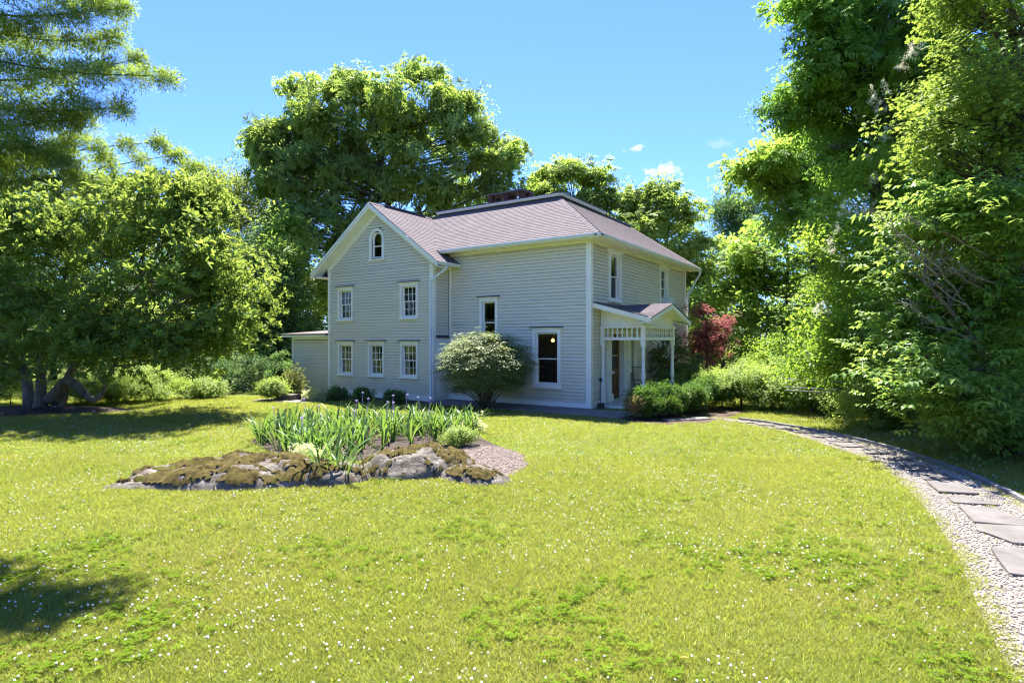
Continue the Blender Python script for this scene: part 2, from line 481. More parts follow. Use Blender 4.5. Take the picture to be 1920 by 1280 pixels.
L['cloverflower'] = m_leaf('clover_flower', (0.60, 0.58, 0.50), (0.80, 0.78, 0.74), 0.3, (0.7, 0.68, 0.6), 0.0)
L['brown'] = m_leaf('dry_leaf', (0.10, 0.065, 0.035), (0.20, 0.13, 0.07))
L['violet'] = m_leaf('iris_flower', (0.10, 0.07, 0.22), (0.25, 0.2, 0.4), 0.3)
# ------------------------------------------------------------------ the house
house = empty('farmhouse', CORNER, HROT, label='pale grey clapboard farmhouse with purple grey shingle roof and front gable wing', category='house')
# house axes: x to the right along the long wall, y into the house, long wall in y = 0, porch wall in x = 0
WX0, WX1, WY = -11.51, -5.82, -0.90             # the gable wing
MAIN_L, MAIN_D, EAVE, OV = 11.0, 9.83, 5.50, 0.57

WALLS = {
    'A': lambda a, o, z: (a, -o, z),
    'B': lambda a, o, z: (o, a, z),
    'W': lambda a, o, z: (a, WY - o, z),
    'S': lambda a, o, z: (WX1 + o, a, z),
    'N': lambda a, o, z: (a, -0.75 - o, z),
}
def wbox(mb, w, a0, a1, o0, o1, z0, z1, tone=0.5):
    g = WALLS[w]
    mb.hexa([g(a0, o0, z0), g(a1, o0, z0), g(a1, o1, z0), g(a0, o1, z0), g(a0, o0, z1), g(a1, o0, z1), g(a1, o1, z1), g(a0, o1, z1)], tone)

# openings (wall, centre, outer width, sill bottom, cap top, glass width, glass bottom, glass top, meeting rail)
OPEN = []
def opening(w, c, wo, z0, z1, gw, g0, g1, mid, cols=1, rows=1, **kw):
    OPEN.append(dict(w=w, c=c, wo=wo, z0=z0, z1=z1, gw=gw, g0=g0, g1=g1, mid=mid, cols=cols, rows=rows, **kw))
opening('A', -1.598, 1.09, 0.60, 2.655, 0.76, 0.80, 2.42, 1.587)
opening('A', -3.972, 0.79, 1.96, 3.775, 0.48, 2.14, 3.545, 2.84)
for c in (-10.44, -8.69, -6.96):
    opening('W', c, 0.90, 0.78, 2.215, 0.62, 0.94, 1.985, 1.462, 3, 2, curtain=True)
for c in (-10.45, -6.97):
    opening('W', c, 0.90, 2.99, 4.40, 0.62, 3.15, 4.175, 3.662, 3, 2)
opening('W', -8.66, 0.80, 5.30, 6.55, 0.48, 5.455, 6.36, 5.86, arch=True)
opening('B', 1.845, 1.03, 3.50, 5.305, 0.66, 3.68, 5.09, 4.397, cap=False)
opening('B', 6.855, 1.03, 3.50, 5.305, 0.66, 3.68, 5.09, 4.367, 1, 2, cap=False)
opening('B', 6.855, 1.03, 0.60, 2.45, 0.66, 0.80, 2.25, 1.56, cap=False)
DOOR = dict(c=2.075, half=0.56, z0=0.17, z1=2.62)

def in_hole(w, lo, hi):
    """Horizontal spans that the openings of wall w take out of the strip z = lo..hi."""
    out = []
    for q in OPEN:
        if q['w'] == w and q['z0'] < lo + 0.03 and q['z1'] > hi - 0.03:
            h = q['wo'] / 2 - 0.012
            if q.get('arch') and hi > 6.2: h = max(0.0, math.sqrt(max(0, 0.39 ** 2 - (max(lo, 6.15) - 6.15) ** 2)))
            if h > 0: out.append((q['c'] - h, q['c'] + h))
    if w == 'B' and hi > 0 and lo < DOOR['z1']:
        out.append((1.10, 3.13))
    return sorted(out)

def spans(a0, a1, holes):
    x = a0
    for h0, h1 in holes:
        if h0 > x: yield x, min(h0, a1)
        x = max(x, h1)
    if x < a1 - 0.01: yield x, a1

# sheathing walls behind the boards, with real openings
def sheath(w, a0, a1, z0, z1, thick=0.12):
    mb = MB()
    zs = {z0, z1}
    hs = []
    for q in OPEN:
        if q['w'] == w: hs.append((q['c'] - q['gw'] / 2 - 0.05, q['c'] + q['gw'] / 2 + 0.05, q['g0'] - 0.05, q['g1'] + 0.05))
    if w == 'B': hs.append((DOOR['c'] - DOOR['half'] - 0.02, DOOR['c'] + DOOR['half'] + 0.02, 0.0, DOOR['z1'] - 0.1))
    for h in hs: zs |= {max(z0, h[2]), min(z1, h[3])}
    zs = sorted(z for z in zs if z0 <= z <= z1)
    for lo, hi in zip(zs, zs[1:]):
        if hi - lo < 1e-4: continue
        holes = sorted((h[0], h[1]) for h in hs if h[2] < hi - 1e-4 and h[3] > lo + 1e-4)
        for x0, x1 in spans(a0, a1, holes):
            wbox(mb, w, x0, x1, -thick, 0, lo, hi)
    return mb
for w, a0, a1, z0, z1 in (('A', WX1, 0.0, -0.15, 5.42), ('B', 0.0, MAIN_D, -0.15, 5.42), ('W', WX0, WX1, -0.25, 5.05), ('S', WY, 0.0, -0.15, 5.05)):
    sheath(w, a0, a1, z0, z1).build('wall', M['sheathing'], house)
RIDGE_X, RIDGE_Z, WSL = -8.665, 7.46, 0.7316       # wing ridge and slope
mb = MB()                                          # gable triangle, open at the arched window
tri = lambda x: RIDGE_Z - 0.12 - WSL * abs(x - RIDGE_X)
for x0, x1, lo, hi in ((WX0, -8.95, 5.05, None), (-8.37, WX1, 5.05, None), (-8.95, -8.37, 5.05, 5.405), (-8.95, -8.37, 6.40, None)):
    ys = (WY + 0.12, WY)
    if hi is None:
        p = [(x0, lo), (x1, lo), (x1, max(lo, tri(x1)))] + ([(RIDGE_X, tri(RIDGE_X))] if x0 < RIDGE_X < x1 else []) + [(x0, max(lo, tri(x0)))]
    else:
        p = [(x0, lo), (x1, lo), (x1, hi), (x0, hi)]
    mb.slab([(x, WY, z) for x, z in p], (0, 0.12, 0))
mb.build('wall', M['sheathing'], house)
mb = MB()                                          # the walls that face away
mb.box(-MAIN_L, -MAIN_L + 0.12, 0.5, MAIN_D, -0.2, 5.4).box(-MAIN_L + 0.121, -0.121, MAIN_D - 0.12, MAIN_D, -0.2, 5.4)
mb.box(WX0, WX0 + 0.12, WY + 0.121, 3.0, -0.25, 5.02)
mb.build('wall', M['siding'], house)
# inside: floors, partitions
mb = MB()
mb.box(-10.8, -0.13, 0.13, 9.6, 0.06, 0.15).box(-10.8, -0.13, 0.13, 9.6, 2.80, 2.95).box(WX0 + 0.13, WX1 - 0.05, WY + 0.13, 0.12, 0.06, 0.15).box(WX0 + 0.13, WX1 - 0.05, WY + 0.13, 0.12, 2.6, 2.75)
mb.box(-10.8, -0.13, 0.13, 9.6, 5.30, 5.40)
mb.build('interior_floor', M['interior_dark'], house)
mb = MB()
for x0, x1, z0, z1 in ((-5.7, -2.75, 0.15, 2.8), (-2.35, -0.13, 0.15, 2.8), (-2.749, -2.351, 2.0, 2.8)):
    mb.box(x0, x1, 3.4, 3.5, z0, z1)
mb.box(-5.7, -5.6, 0.13, 3.39, 0.15, 2.8).box(-11.3, -5.8, 2.4, 2.5, 0.15, 5.3).box(-5.55, -0.13, 4.4, 4.5, 2.95, 5.3)
mb.build('interior_wall', M['interior'], house)

# clapboards
EXPO = 0.1125
boards = []                                        # (area weight, wall, a0, a1, z)
def course_rows(w, a0, a1, zlo, zhi, clip=None):
    z = zlo
    while z < zhi - 0.03:
        hi = min(z + EXPO, zhi)
        c0, c1 = (a0, a1) if clip is None else clip(hi)
        for x0, x1 in spans(c0, c1, in_hole(w, z, hi)):
            if x1 - x0 < 0.03: continue
            cuts = [x0]                              # butt joints in the long runs
            while x1 - cuts[-1] > 5.2: cuts.append(cuts[-1] + random.uniform(2.6, 4.4))
            if x1 - cuts[-1] < 0.8 and len(cuts) > 1: cuts.pop()
            cuts.append(x1)
            for b0, b1 in zip(cuts, cuts[1:]):
                boards.append((w, b0, b1 - 0.002, z, hi))
        z += EXPO
course_rows('A', WX1 + 0.13, -0.13, 0.195, 5.31)
course_rows('B', 0.10, MAIN_D - 0.14, 0.195, 5.31)
course_rows('W', WX0 + 0.14, WX1 - 0.13, 0.20, 5.0)
course_rows('W', WX0, WX1, 5.0, 7.0, lambda z: (RIDGE_X - (7.12 - z) / WSL, RIDGE_X + (7.12 - z) / WSL))
def board_px(b):
    w, a0, a1, z0, z1 = b
    g = WALLS[w]
    px = []
    for a in (a0, a1):
        p = hw(*g(a, 0, z0)); px.append(CX + F * p.x / p.y)
    return abs(px[1] - px[0])
course_rows('S', WY + 0.10, -0.06, 2.40, 4.85)
ANX0, ANX1 = -14.10, WX0
course_rows('N', ANX0 + 0.12, ANX1, -0.02, 2.25)
boards.sort(key=lambda b: -board_px(b))
rest = MB()
for i, (w, a0, a1, z0, z1) in enumerate(boards):
    mb = MB() if i < 300 else rest
    g = WALLS[w]
    e = random.uniform(-0.0015, 0.0015)
    t = random.random()
    e2 = random.uniform(-.0035, .0035)
    lo, hi = z0, z1 - 0.006                           # lapped boards; joint added under each lip so dark backing draws its shade
    mb.hexa([g(a0, 0.018, lo), g(a1, 0.018, lo + e2), g(a1, 0.038 + e, lo + e2), g(a0, 0.038 + e, lo), g(a0, 0.0, hi), g(a1, 0.0, hi), g(a1, 0.010, hi), g(a0, 0.010, hi)], t)
    if i < 300: mb.build('clapboard', M['siding'], house)
rest.build('clapboard', M['siding'], house, kind='stuff')

# corner boards, water table, frieze
def trim(name, w, a0, a1, z0, z1, o1=0.052, mat='trim', o0=0.0):
    mb = MB(); wbox(mb, w, a0, a1, o0, o1, z0, z1); return mb.build(name, M[mat], house)
trim('corner_board', 'A', -0.13, 0.0, 0.19, 5.31)
trim('corner_board', 'B', -0.052, 0.10, 0.19, 5.31, 0.050)
trim('corner_board', 'B', MAIN_D - 0.14, MAIN_D, 0.19, 5.31)
trim('corner_board', 'A', WX1 + 0.045, WX1 + 0.135, 0.0, 4.93)
trim('corner_board', 'W', WX0, WX0 + 0.14, -0.02, 5.02)
trim('corner_board', 'W', WX1 - 0.13, WX1, 0.0, 4.98)
trim('corner_board', 'S', WY - 0.052, WY + 0.10, 0.0, 4.93, 0.050)
trim('water_table', 'A', WX1 + 0.14, 0.058, -0.06, 0.188, 0.058)
trim('water_table', 'B', -0.050, MAIN_D, -0.06, 0.188, 0.056)
trim('water_table', 'W', WX0 + 0.142, WX1 - 0.132, -0.09, 0.196, 0.058)
trim('frieze_board', 'A', WX1 + 0.04, 0.05, 5.312, 5.43, 0.060)
trim('frieze_board', 'B', -0.048, MAIN_D + 0.05, 5.312, 5.43, 0.058)
trim('frieze_board', 'S', WY + 0.102, -0.045, 4.85, 5.02, 0.054)

# windows
def arc(cx, cz, r, n=14): return [(cx + r * math.cos(math.pi * k / n), cz + r * math.sin(math.pi * k / n)) for k in range(n + 1)]
for q in OPEN:
    w, c, g = q['w'], q['c'], WALLS[q['w']]
    ho, hg, z0, z1, g0, g1 = q['wo'] / 2, q['gw'] / 2, q['z0'], q['z1'], q['g0'], q['g1']
    mb = MB()
    if q.get('arch'):
        zc, ro, ri = g1 - hg + 0.03, ho, hg + 0.05
        outer = [(c + ho, z0 + 0.06)] + arc(c, zc, ro) + [(c - ho, z0 + 0.06)]
        inner = [(c + ri, z0 + 0.06)] + arc(c, zc, ri) + [(c - ri, z0 + 0.06)]
        for (oa, ob, ia, ib) in zip(outer, outer[1:], inner, inner[1:]):
            mb.hexa([g(oa[0], 0.0, oa[1]), g(ob[0], 0.0, ob[1]), g(ib[0], -0.10, ib[1]), g(ia[0], -0.10, ia[1]), g(oa[0], 0.064, oa[1]), g(ob[0], 0.064, ob[1]), g(ib[0], 0.064, ib[1]), g(ia[0], 0.064, ia[1])])
        fr = mb.build('window', M['trim'], house)
        s = MB(); wbox(s, w, c - ho - 0.04, c + ho + 0.04, 0.0, 0.085, z0, z0 + 0.058); s.build('sill', M['trim'], fr)
        s = MB()
        so = [(c + ri - 0.005, g0 - 0.05)] + arc(c, zc, ri - 0.005) + [(c - ri + 0.005, g0 - 0.05)]
        si = [(c + hg - 0.04, g0)] + arc(c, zc, hg - 0.04) + [(c - hg + 0.04, g0)]
        for (oa, ob, ia, ib) in zip(so, so[1:], si, si[1:]):
            s.hexa([g(oa[0], -0.06, oa[1]), g(ob[0], -0.06, ob[1]), g(ib[0], -0.06, ib[1]), g(ia[0], -0.06, ia[1]), g(oa[0], -0.03, oa[1]), g(ob[0], -0.03, ob[1]), g(ib[0], -0.03, ib[1]), g(ia[0], -0.03, ia[1])])
        wbox(s, w, c - ri, c + ri, -0.061, -0.027, g0 - 0.055, g0 + 0.002)
        wbox(s, w, c - hg + 0.035, c + hg - 0.035, -0.062, -0.026, q['mid'] - 0.018, q['mid'] + 0.018)
        s.build('sash', M['trim'], fr)
        top = [(c + hg - 0.035, q['mid'] + 0.016)] + arc(c, zc, hg - 0.035) + [(c - hg + 0.035, q['mid'] + 0.016)]
        s = MB(); s.slab([g(a, -0.045, z) for a, z in top], Vector(g(0, -0.049, 0)) - Vector(g(0, -0.045, 0))); s.build('pane', M['glass'], fr)
        s = MB(); wbox(s, w, c - hg + 0.035, c + hg - 0.035, -0.049, -0.045, g0, q['mid'] - 0.016); s.build('pane', M['glass'], fr)
        continue
    cap = q.get('cap', True)
    hz = z1 - (0.03 if cap else 0.0)
    jo = hg + 0.045                                   # jamb face
    wbox(mb, w, c - ho, c - jo, 0.0, 0.064, z0 + 0.06, hz); wbox(mb, w, c + jo, c + ho, 0.0, 0.064, z0 + 0.06, hz)
    wbox(mb, w, c - jo, c + jo, 0.0, 0.062, g1 + 0.045, hz)
    wbox(mb, w, c - jo - 0.012, c - jo + 0.002, -0.12, 0.030, g0 - 0.06, g1 + 0.05); wbox(mb, w, c + jo - 0.002, c + jo + 0.012, -0.12, 0.030, g0 - 0.06, g1 + 0.05)
    wbox(mb, w, c - jo + 0.003, c + jo - 0.003, -0.12, 0.028, g1 + 0.043, g1 + 0.058)
    fr = mb.build('window', M['trim'], house)
    s = MB(); wbox(s, w, c - ho - 0.04, c + ho + 0.04, 0.0, 0.105, z0, z0 + 0.058); wbox(s, w, c - jo + 0.003, c + jo - 0.003, -0.11, 0.04, z0 + 0.059, g0 - 0.045)
    s.build('sill', M['trim'], fr)
    s = MB()
    if cap:
        wbox(s, w, c - ho - 0.05, c + ho + 0.05, 0.0, 0.10, z1 - 0.075, z1 - 0.030)
        s.build('head_moulding', M['trim'], fr)
        s = MB(); wbox(s, w, c - ho - 0.085, c + ho + 0.085, 0.0, 0.135, z1 - 0.029, z1); s.build('head_flashing', M['lead'], fr)
    else:
        wbox(s, w, c - ho - 0.07, c + ho + 0.07, 0.0, 0.11, z1 - 0.10, z1 - 0.004); s.build('head_moulding', M['trim'], fr)
    for k, (b0, b1, oo) in enumerate(((q['mid'] - 0.018, g1 + 0.04, -0.035), (g0 - 0.045, q['mid'] + 0.018, -0.068))):
        s = MB()
        sw = 0.042
        wbox(s, w, c - jo + 0.002, c - hg + 0.005, oo - 0.03, oo, b0, b1); wbox(s, w, c + hg - 0.005, c + jo - 0.002, oo - 0.03, oo, b0, b1)
        wbox(s, w, c - hg + 0.004, c + hg - 0.004, oo - 0.03, oo - 0.001, b1 - (sw if k == 0 else 0.036), b1); wbox(s, w, c - hg + 0.004, c + hg - 0.004, oo - 0.03, oo - 0.001, b0, b0 + (0.036 if k == 0 else 0.045))
        zb0, zb1 = b0 + (0.034 if k == 0 else 0.043), b1 - (0.040 if k == 0 else 0.034)
        cols, rows = q['cols'], q['rows']
        for i in range(1, cols):
            x = c - hg + q['gw'] * i / cols; wbox(s, w, x - 0.009, x + 0.009, oo - 0.026, oo - 0.003, zb0, zb1)
        for j in range(1, rows):
            z = zb0 + (zb1 - zb0) * j / rows; wbox(s, w, c - hg, c + hg, oo - 0.025, oo - 0.004, z - 0.009, z + 0.009)
        s.build('sash', M['trim'], fr)
        for i in range(cols):
            for j in range(rows):
                p = MB(); xa, xb = c - hg + q['gw'] * i / cols, c - hg + q['gw'] * (i + 1) / cols
                za, zb = zb0 + (zb1 - zb0) * j / rows, zb0 + (zb1 - zb0) * (j + 1) / rows
                wbox(p, w, xa + 0.004, xb - 0.004, oo - 0.018, oo - 0.014, za + 0.004, zb - 0.004)
                p.build('pane', M['glass'], fr)
    if q.get('curtain'):
        s = MB(); n = 10
        for side, wd in ((-1, 0.24), (1, 0.10)):
            pts = []
            for i in range(n + 1):
                a = c + side * (hg + 0.05 - wd * i / n); pts.append((a, -0.16 - 0.018 * math.sin(i * 2.4)))
            for (a0, o0), (a1, o1) in zip(pts, pts[1:]):
                s.hexa([g(a0, o0, g0), g(a1, o1, g0), g(a1, o1 - 0.004, g0), g(a0, o0 - 0.004, g0), g(a0, o0, g1 + 0.03), g(a1, o1, g1 + 0.03), g(a1, o1 - 0.004, g1 + 0.03), g(a0, o0 - 0.004, g1 + 0.03)])
        s.build('curtain', M['curtain'], fr)

# front door behind the porch
mb = MB()
for c0, c1 in ((1.10, 1.44), (2.72, 3.12)):
    wbox(mb, 'B', c0, c1, 0.0, 0.10, 0.17, 2.60); wbox(mb, 'B', c0 + 0.05, c1 - 0.05, 0.10, 0.13, 0.40, 2.50)
    wbox(mb, 'B', c0 - 0.03, c1 + 0.03, 0.10, 0.16, 0.17, 0.40); wbox(mb, 'B', c0 - 0.02, c1 + 0.04, 0.131, 0.19, 1.08, 1.15); wbox(mb, 'B', c0 - 0.03, c1 + 0.03, 0.10, 0.18, 2.501, 2.6)
wbox(mb, 'B', 1.441, 2.719, 0.0, 0.10, 2.42, 2.60)
wbox(mb, 'B', 1.441, 1.515, -0.20, 0.05, 0.17, 2.42); wbox(mb, 'B', 2.635, 2.719, -0.20, 0.05, 0.17, 2.42)
mb.build('door_surround', M['trim'], house)
mb = MB()
dx0, dx1 = 1.517, 2.633
for a0, a1, z0, z1 in ((dx0, dx0 + 0.20, 0.18, 2.41), (dx1 - 0.20, dx1, 0.18, 2.41), (dx0 + 0.2, dx1 - 0.2, 0.18, 0.42), (dx0 + 0.2, dx1 - 0.2, 1.02, 1.22), (dx0 + 0.2, dx1 - 0.2, 2.24, 2.41)):
    wbox(mb, 'B', a0, a1, -0.19, -0.145, z0, z1)
for a0, a1 in ((dx0 + 0.19, 2.05), (2.09, dx1 - 0.19)):
    wbox(mb, 'B', a0, a1, -0.185, -0.165, 0.40, 1.03); wbox(mb, 'B', a0 + 0.05, a1 - 0.05, -0.165, -0.150, 0.48, 0.95)
wbox(mb, 'B', 2.045, 2.095, -0.19, -0.147, 0.42, 1.02)
door = mb.build('door', M['oak'], house)
mb = MB(); wbox(mb, 'B', dx0 + 0.19, dx1 - 0.19, -0.17, -0.165, 1.21, 2.25); mb.build('pane', M['glass'], door)
mb = MB(); wbox(mb, 'B', dx0 + 0.19, dx1 - 0.19, -0.163, -0.145, 1.66, 1.685); mb.build('glazing_bar', M['trim'], door)
mb = MB(); mb.tube([WALLS['B'](dx1 - 0.10, -0.145, 1.08), WALLS['B'](dx1 - 0.10, -0.09, 1.08)], [0.012, 0.030], 10); mb.build('handle', M['brass'], door)
# small white side door in the wing's return wall
mb = MB(); wbox(mb, 'S', -0.78, -0.06, 0.0, 0.055, 0.0, 2.30); sd = mb.build('side_door', M['trim'], house)
mb = MB(); wbox(mb, 'S', -0.80, -0.05, 0.0, 0.12, 2.301, 2.33); mb.build('head_flashing', M['lead'], sd)
mb = MB(); wbox(mb, 'S', -0.68, -0.16, 0.055, 0.07, 0.15, 1.0); wbox(mb, 'S', -0.68, -0.16, 0.055, 0.07, 1.15, 2.1); mb.build('panel', M['trim'], sd)

# ------------------------------------------------------------------ roof
SL = (7.56 - EAVE) / (2.40 + OV)                   # main roof slope (rise per metre in)
roof_v = []
XR, XL, YF, YB = OV, -11.4, -OV, MAIN_D + OV
TX0, TX1, TY0, TY1, TZ = -8.45, -2.40, 2.40, 9.1, 7.56
E_ = [(XL, YF, EAVE), (XR, YF, EAVE), (XR, YB, EAVE), (XL, YB, EAVE)]
T_ = [(TX0, TY0, TZ), (TX1, TY0, TZ), (TX1, TY1, TZ), (TX0, TY1, TZ)]
mb = MB()
XA = -5.93                                          # the front eave stops where the wing roof crosses it
mb.slab([(XA, YF, EAVE), E_[1], T_[1], T_[0]], (0, 0.02, -0.10))
mb.slab([E_[1], E_[2], T_[2], T_[1]], (-0.02, 0, -0.10))
mb.slab([E_[2], E_[3], T_[3], T_[2]], (0, -0.02, -0.10)); mb.slab([E_[3], (XL, 1.0, EAVE), T_[0], T_[3]], (0.02, 0, -0.10))
mb.slab([(x, y, z - 0.004) for x, y, z in T_], (0, 0, -0.1))
WF, WEX0, WEX1, WEZ = WY - 0.45, -12.08, -5.25, 4.985   # wing roof: front edge, eave lines
YV = 2.3
mb.slab([(WEX1, WF, WEZ), (WEX1, -0.02, WEZ), (-5.9, -0.02, RIDGE_Z - WSL * abs(-5.9 - RIDGE_X)), (-5.9, 1.2, RIDGE_Z - WSL * abs(-5.9 - RIDGE_X)), (RIDGE_X, YV, RIDGE_Z), (RIDGE_X, WF, RIDGE_Z)], (-0.05, 0, -0.075))
mb.slab([(WEX0, WF, WEZ), (RIDGE_X, WF, RIDGE_Z), (RIDGE_X, YV, RIDGE_Z), (WEX0, YV, WEZ)], (0.05, 0, -0.075))
roof = mb.build('roof', M['shingle'], house)

shingle_list = []                                   # (matrix, width, tone)
def lay(p0, ux, up, nrows, xr, expo=0.14, w0=0.30, lift=0.0):
    p0, ux, up = Vector(p0), Vector(ux).normalized(), Vector(up).normalized()
    n = ux.cross(up)
    if n.z < 0: n = -n
    for r in range(nrows):
        h = r * expo
        x0, x1 = xr(h + expo * 0.5)
        x = x0 - random.uniform(0, w0)
        while x < x1:
            w = w0 * random.uniform(0.75, 1.2)
            a, b = max(x, x0), min(x + w, x1)
            x += w
            if b - a < 0.04: continue
            o = p0 + ux * ((a + b) / 2) + up * h + n * lift
            m = Matrix((ux, up, n)).transposed().to_4x4(); m.translation = o
            shingle_list.append((m, b - a - 0.004, random.random()))
upA = Vector((0, 1, SL)).normalized(); upB = Vector((-1, 0, SL)).normalized(); kA = math.hypot(1, SL)
def xrA(h):
    d = h / kA; z = EAVE + SL * d
    wing = RIDGE_X + (RIDGE_Z - z) / WSL
    return max(wing, TX0), XR - d
lay((0, YF - 0.03, EAVE - 0.02), (1, 0, 0), upA, int((2.40 + OV) * kA / 0.14) + 1, xrA)
lay((XR + 0.03, 0, EAVE - 0.02), (0, 1, 0), upB, int((2.40 + OV) * kA / 0.14) + 1, lambda h: (YF + h / kA, YB - h / kA * 0.45))
kW = math.hypot(1, WSL); upW = Vector((-1, 0, WSL)).normalized()
def xrW(h):
    z = WEZ + WSL * h / kW
    return WF - 0.03, (-0.03 if z < EAVE + 0.02 else YF + (z - EAVE) / SL)
lay((WEX1 + 0.03, 0, WEZ - 0.02), (0, 1, 0), upW, int((RIDGE_Z - WEZ) / WSL * kW / 0.14) + 1, xrW)

def eye_px(p, size):
    w = hw(p[0], p[1], p[2]); return size / max(1.0, (w - Vector((0, 0, EYE))).length)
SHV = [(-.5, 0, 0), (.5, 0, 0), (.5, 1, 0), (-.5, 1, 0), (-.5, 0, 1), (.5, 0, 1), (.5, 1, 0.2), (-.5, 1, 0.2)]
def shingle_mesh():
    mb = MB(); mb.hexa(SHV); return mb.mesh('shingle', M['shingle'])
SH_ME = shingle_mesh()
def place_shingles(lst, parent, singles):
    lst.sort(key=lambda s: -eye_px(s[0].translation, s[1]))
    rest = MB()
    for i, (m, w, t) in enumerate(lst):
        s = Matrix.Diagonal((w, 0.155, 0.014, 1))
        if i < singles:
            o = link_mesh('shingle', SH_ME, parent); o.matrix_local = m @ s
        else:
            mm = m @ s
            rest.hexa([mm @ Vector(v) for v in SHV], t)
    if len(lst) > singles: rest.build('shingle', M['shingle'], parent, kind='stuff')
place_shingles(shingle_list, roof, 300)

# hip and ridge caps
def caps(p0, p1, n, w=0.15, lift=0.03):
    mb = MB(); p0, p1 = Vector(p0), Vector(p1); d = (p1 - p0) / n; side = d.cross(Vector((0, 0, 1))).normalized() * w
    for i in range(n):
        a, b = p0 + d * i, p0 + d * (i + 1.12)
        up0, up1 = Vector((0, 0, lift + 0.014)), Vector((0, 0, lift))
        drop = Vector((0, 0, -w * 0.62))
        t = random.random()
        mb.add([a + side + drop + up0, a + up0, a - side + drop + up0, b + side + drop + up1, b + up1, b - side + drop + up1,
                a + side + drop, a - side + drop, b + side + drop, b - side + drop],
               [(0, 1, 4, 3), (1, 2, 5, 4), (0, 6, 7, 2, 1), (3, 4, 5, 9, 8), (0, 3, 8, 6), (2, 7, 9, 5)], t)
    return mb
caps(E_[1], T_[1], 22).build('hip_cap', M['shingle'], roof)
caps(E_[2], T_[2], 18).build('hip_cap', M['shingle'], roof)
caps((RIDGE_X, WF, RIDGE_Z), (RIDGE_X, YV - 0.1, RIDGE_Z), 22).build('ridge_cap', M['shingle'], roof)
mb = MB(); mb.box(RIDGE_X - 0.10, RIDGE_X + 0.13, WF + 0.75, YV - 0.55, RIDGE_Z + 0.0, RIDGE_Z + 0.055); mb.build('ridge_vent', M['lead'], roof)
mb = MB(); mb.box(TX1 - 0.12, TX1 + 0.10, 6.45, TY1, TZ - 0.01, TZ + 0.06); mb.build('ridge_vent', M['lead'], roof)
# raised flat deck with its moulded white curb
mb = MB(); mb.box(TX0 + 0.05, TX1 - 0.05, TY0 + 0.05, 6.30, TZ, TZ + 0.17); mb.box(TX0 - 0.1, TX1 + 0.12, TY0 - 0.12, 6.38, TZ + 0.171, TZ + 0.205); mb.build('roof_deck', M['lead'], roof)  # dark face left below the curb stands in for the curb's shade
mb = MB()
prof = [(0.0, 0.08), (0.045, 0.08), (0.06, 0.10), (0.10, 0.135), (0.10, 0.17), (0.0, 0.17)]
mb.slab([(TX0, TY0 - o, TZ + z) for o, z in prof], (TX1 - TX0, 0, 0)); mb.slab([(TX1 + o, TY0 - 0.05, TZ + z) for o, z in prof], (0, 6.35 - TY0 + 0.05, 0))
mb.build('deck_moulding', M['gutter'], roof)

# eaves: soffit, gutters, rake boards
mb = MB()
mb.box(-5.75, OV - 0.07, -OV + 0.07, -0.062, 5.405, 5.43).box(0.060, OV - 0.07, -0.061, YB - 0.07, 5.405, 5.43)
mb.box(WX1 + 0.045, WEX1 - 0.06, WY + 0.0, -0.05, 4.90, 4.93)
mb.build('soffit', M['soffit'], house)
mb = MB(); mb.box(-5.9, OV - 0.06, -OV + 0.045, -OV + 0.069, 5.37, 5.475).box(OV - 0.069, OV - 0.045, -OV + 0.045, YB, 5.37, 5.475); mb.build('fascia', M['trim'], house)
gp = [(0.0, 0.0), (0.045, -0.002), (0.085, 0.045), (0.105, 0.055), (0.105, 0.11), (0.092, 0.11), (0.088, 0.065), (0.0, 0.062)]
def gutter(run):
    mb = MB()
    for base, out, vec in run:
        mb.slab([Vector(base) + Vector(out) * o + Vector((0, 0, z)) for o, z in gp], vec)
    return mb.build('gutter', M['gutter'], house)
gutter([((-5.80, -OV + 0.045, 5.385), (0, -1, 0), (5.80 + OV + 0.06, 0, 0))])
gutter([((OV - 0.045, -OV - 0.05, 5.383), (1, 0, 0), (0, YB + OV + 0.05, 0))])
gutter([((WEX1 - 0.03, WF + 0.06, WEZ - 0.115), (1, 0, 0), (0, 1.22, 0))])
gutter([((WEX0 + 0.02, WF + 0.06, WEZ - 0.115), (-1, 0, 0), (0, 2.5, 0))])
def downspout(pts):
    mb = MB(); mb.tube(pts, 0.042, 10)
    return mb.build('downspout', M['gutter'], house)
downspout([(WEX1 + 0.02, -0.85, WEZ - 0.10), (WEX1 + 0.01, -0.87, WEZ - 0.22), (WX1 - 0.02, WY - 0.10, 4.36), (WX1 - 0.03, WY - 0.11, 4.26), (WX1 - 0.03, WY - 0.11, 0.12), (WX1 + 0.05, WY - 0.16, 0.03)])
downspout([(OV + 0.01, YB - 0.12, 5.40), (OV, YB - 0.14, 5.28), (0.10, 10.0, 4.35), (0.09, 9.95, 4.22), (0.09, 9.95, 0.1)])
mb = MB()                                            # barge boards of the wing gable, soffit behind them, rake frieze on the wall
for sgn, xe in ((-1, WEX0), (1, WEX1)):
    e = Vector((xe, 0, WEZ)); r = Vector((RIDGE_X, 0, RIDGE_Z))
    def q(a, dz, y): p = e.lerp(r, a); return (p.x, y, p.z + dz)
    mb.hexa([q(0, -0.20, WF), q(1, -0.20, WF), q(1, -0.20, WF + 0.04), q(0, -0.20, WF + 0.04), q(0, -0.015, WF), q(1, -0.015, WF), q(1, -0.015, WF + 0.04), q(0, -0.015, WF + 0.04)])
    mb.hexa([q(0, -0.10, WF - 0.035), q(1, -0.10, WF - 0.035), q(1, -0.10, WF - 0.002), q(0, -0.10, WF - 0.002), q(0, -0.005, WF - 0.035), q(1, -0.005, WF - 0.035), q(1, -0.005, WF - 0.002), q(0, -0.005, WF - 0.002)])
mb.build('barge_board', M['trim'], house)
mb = MB()
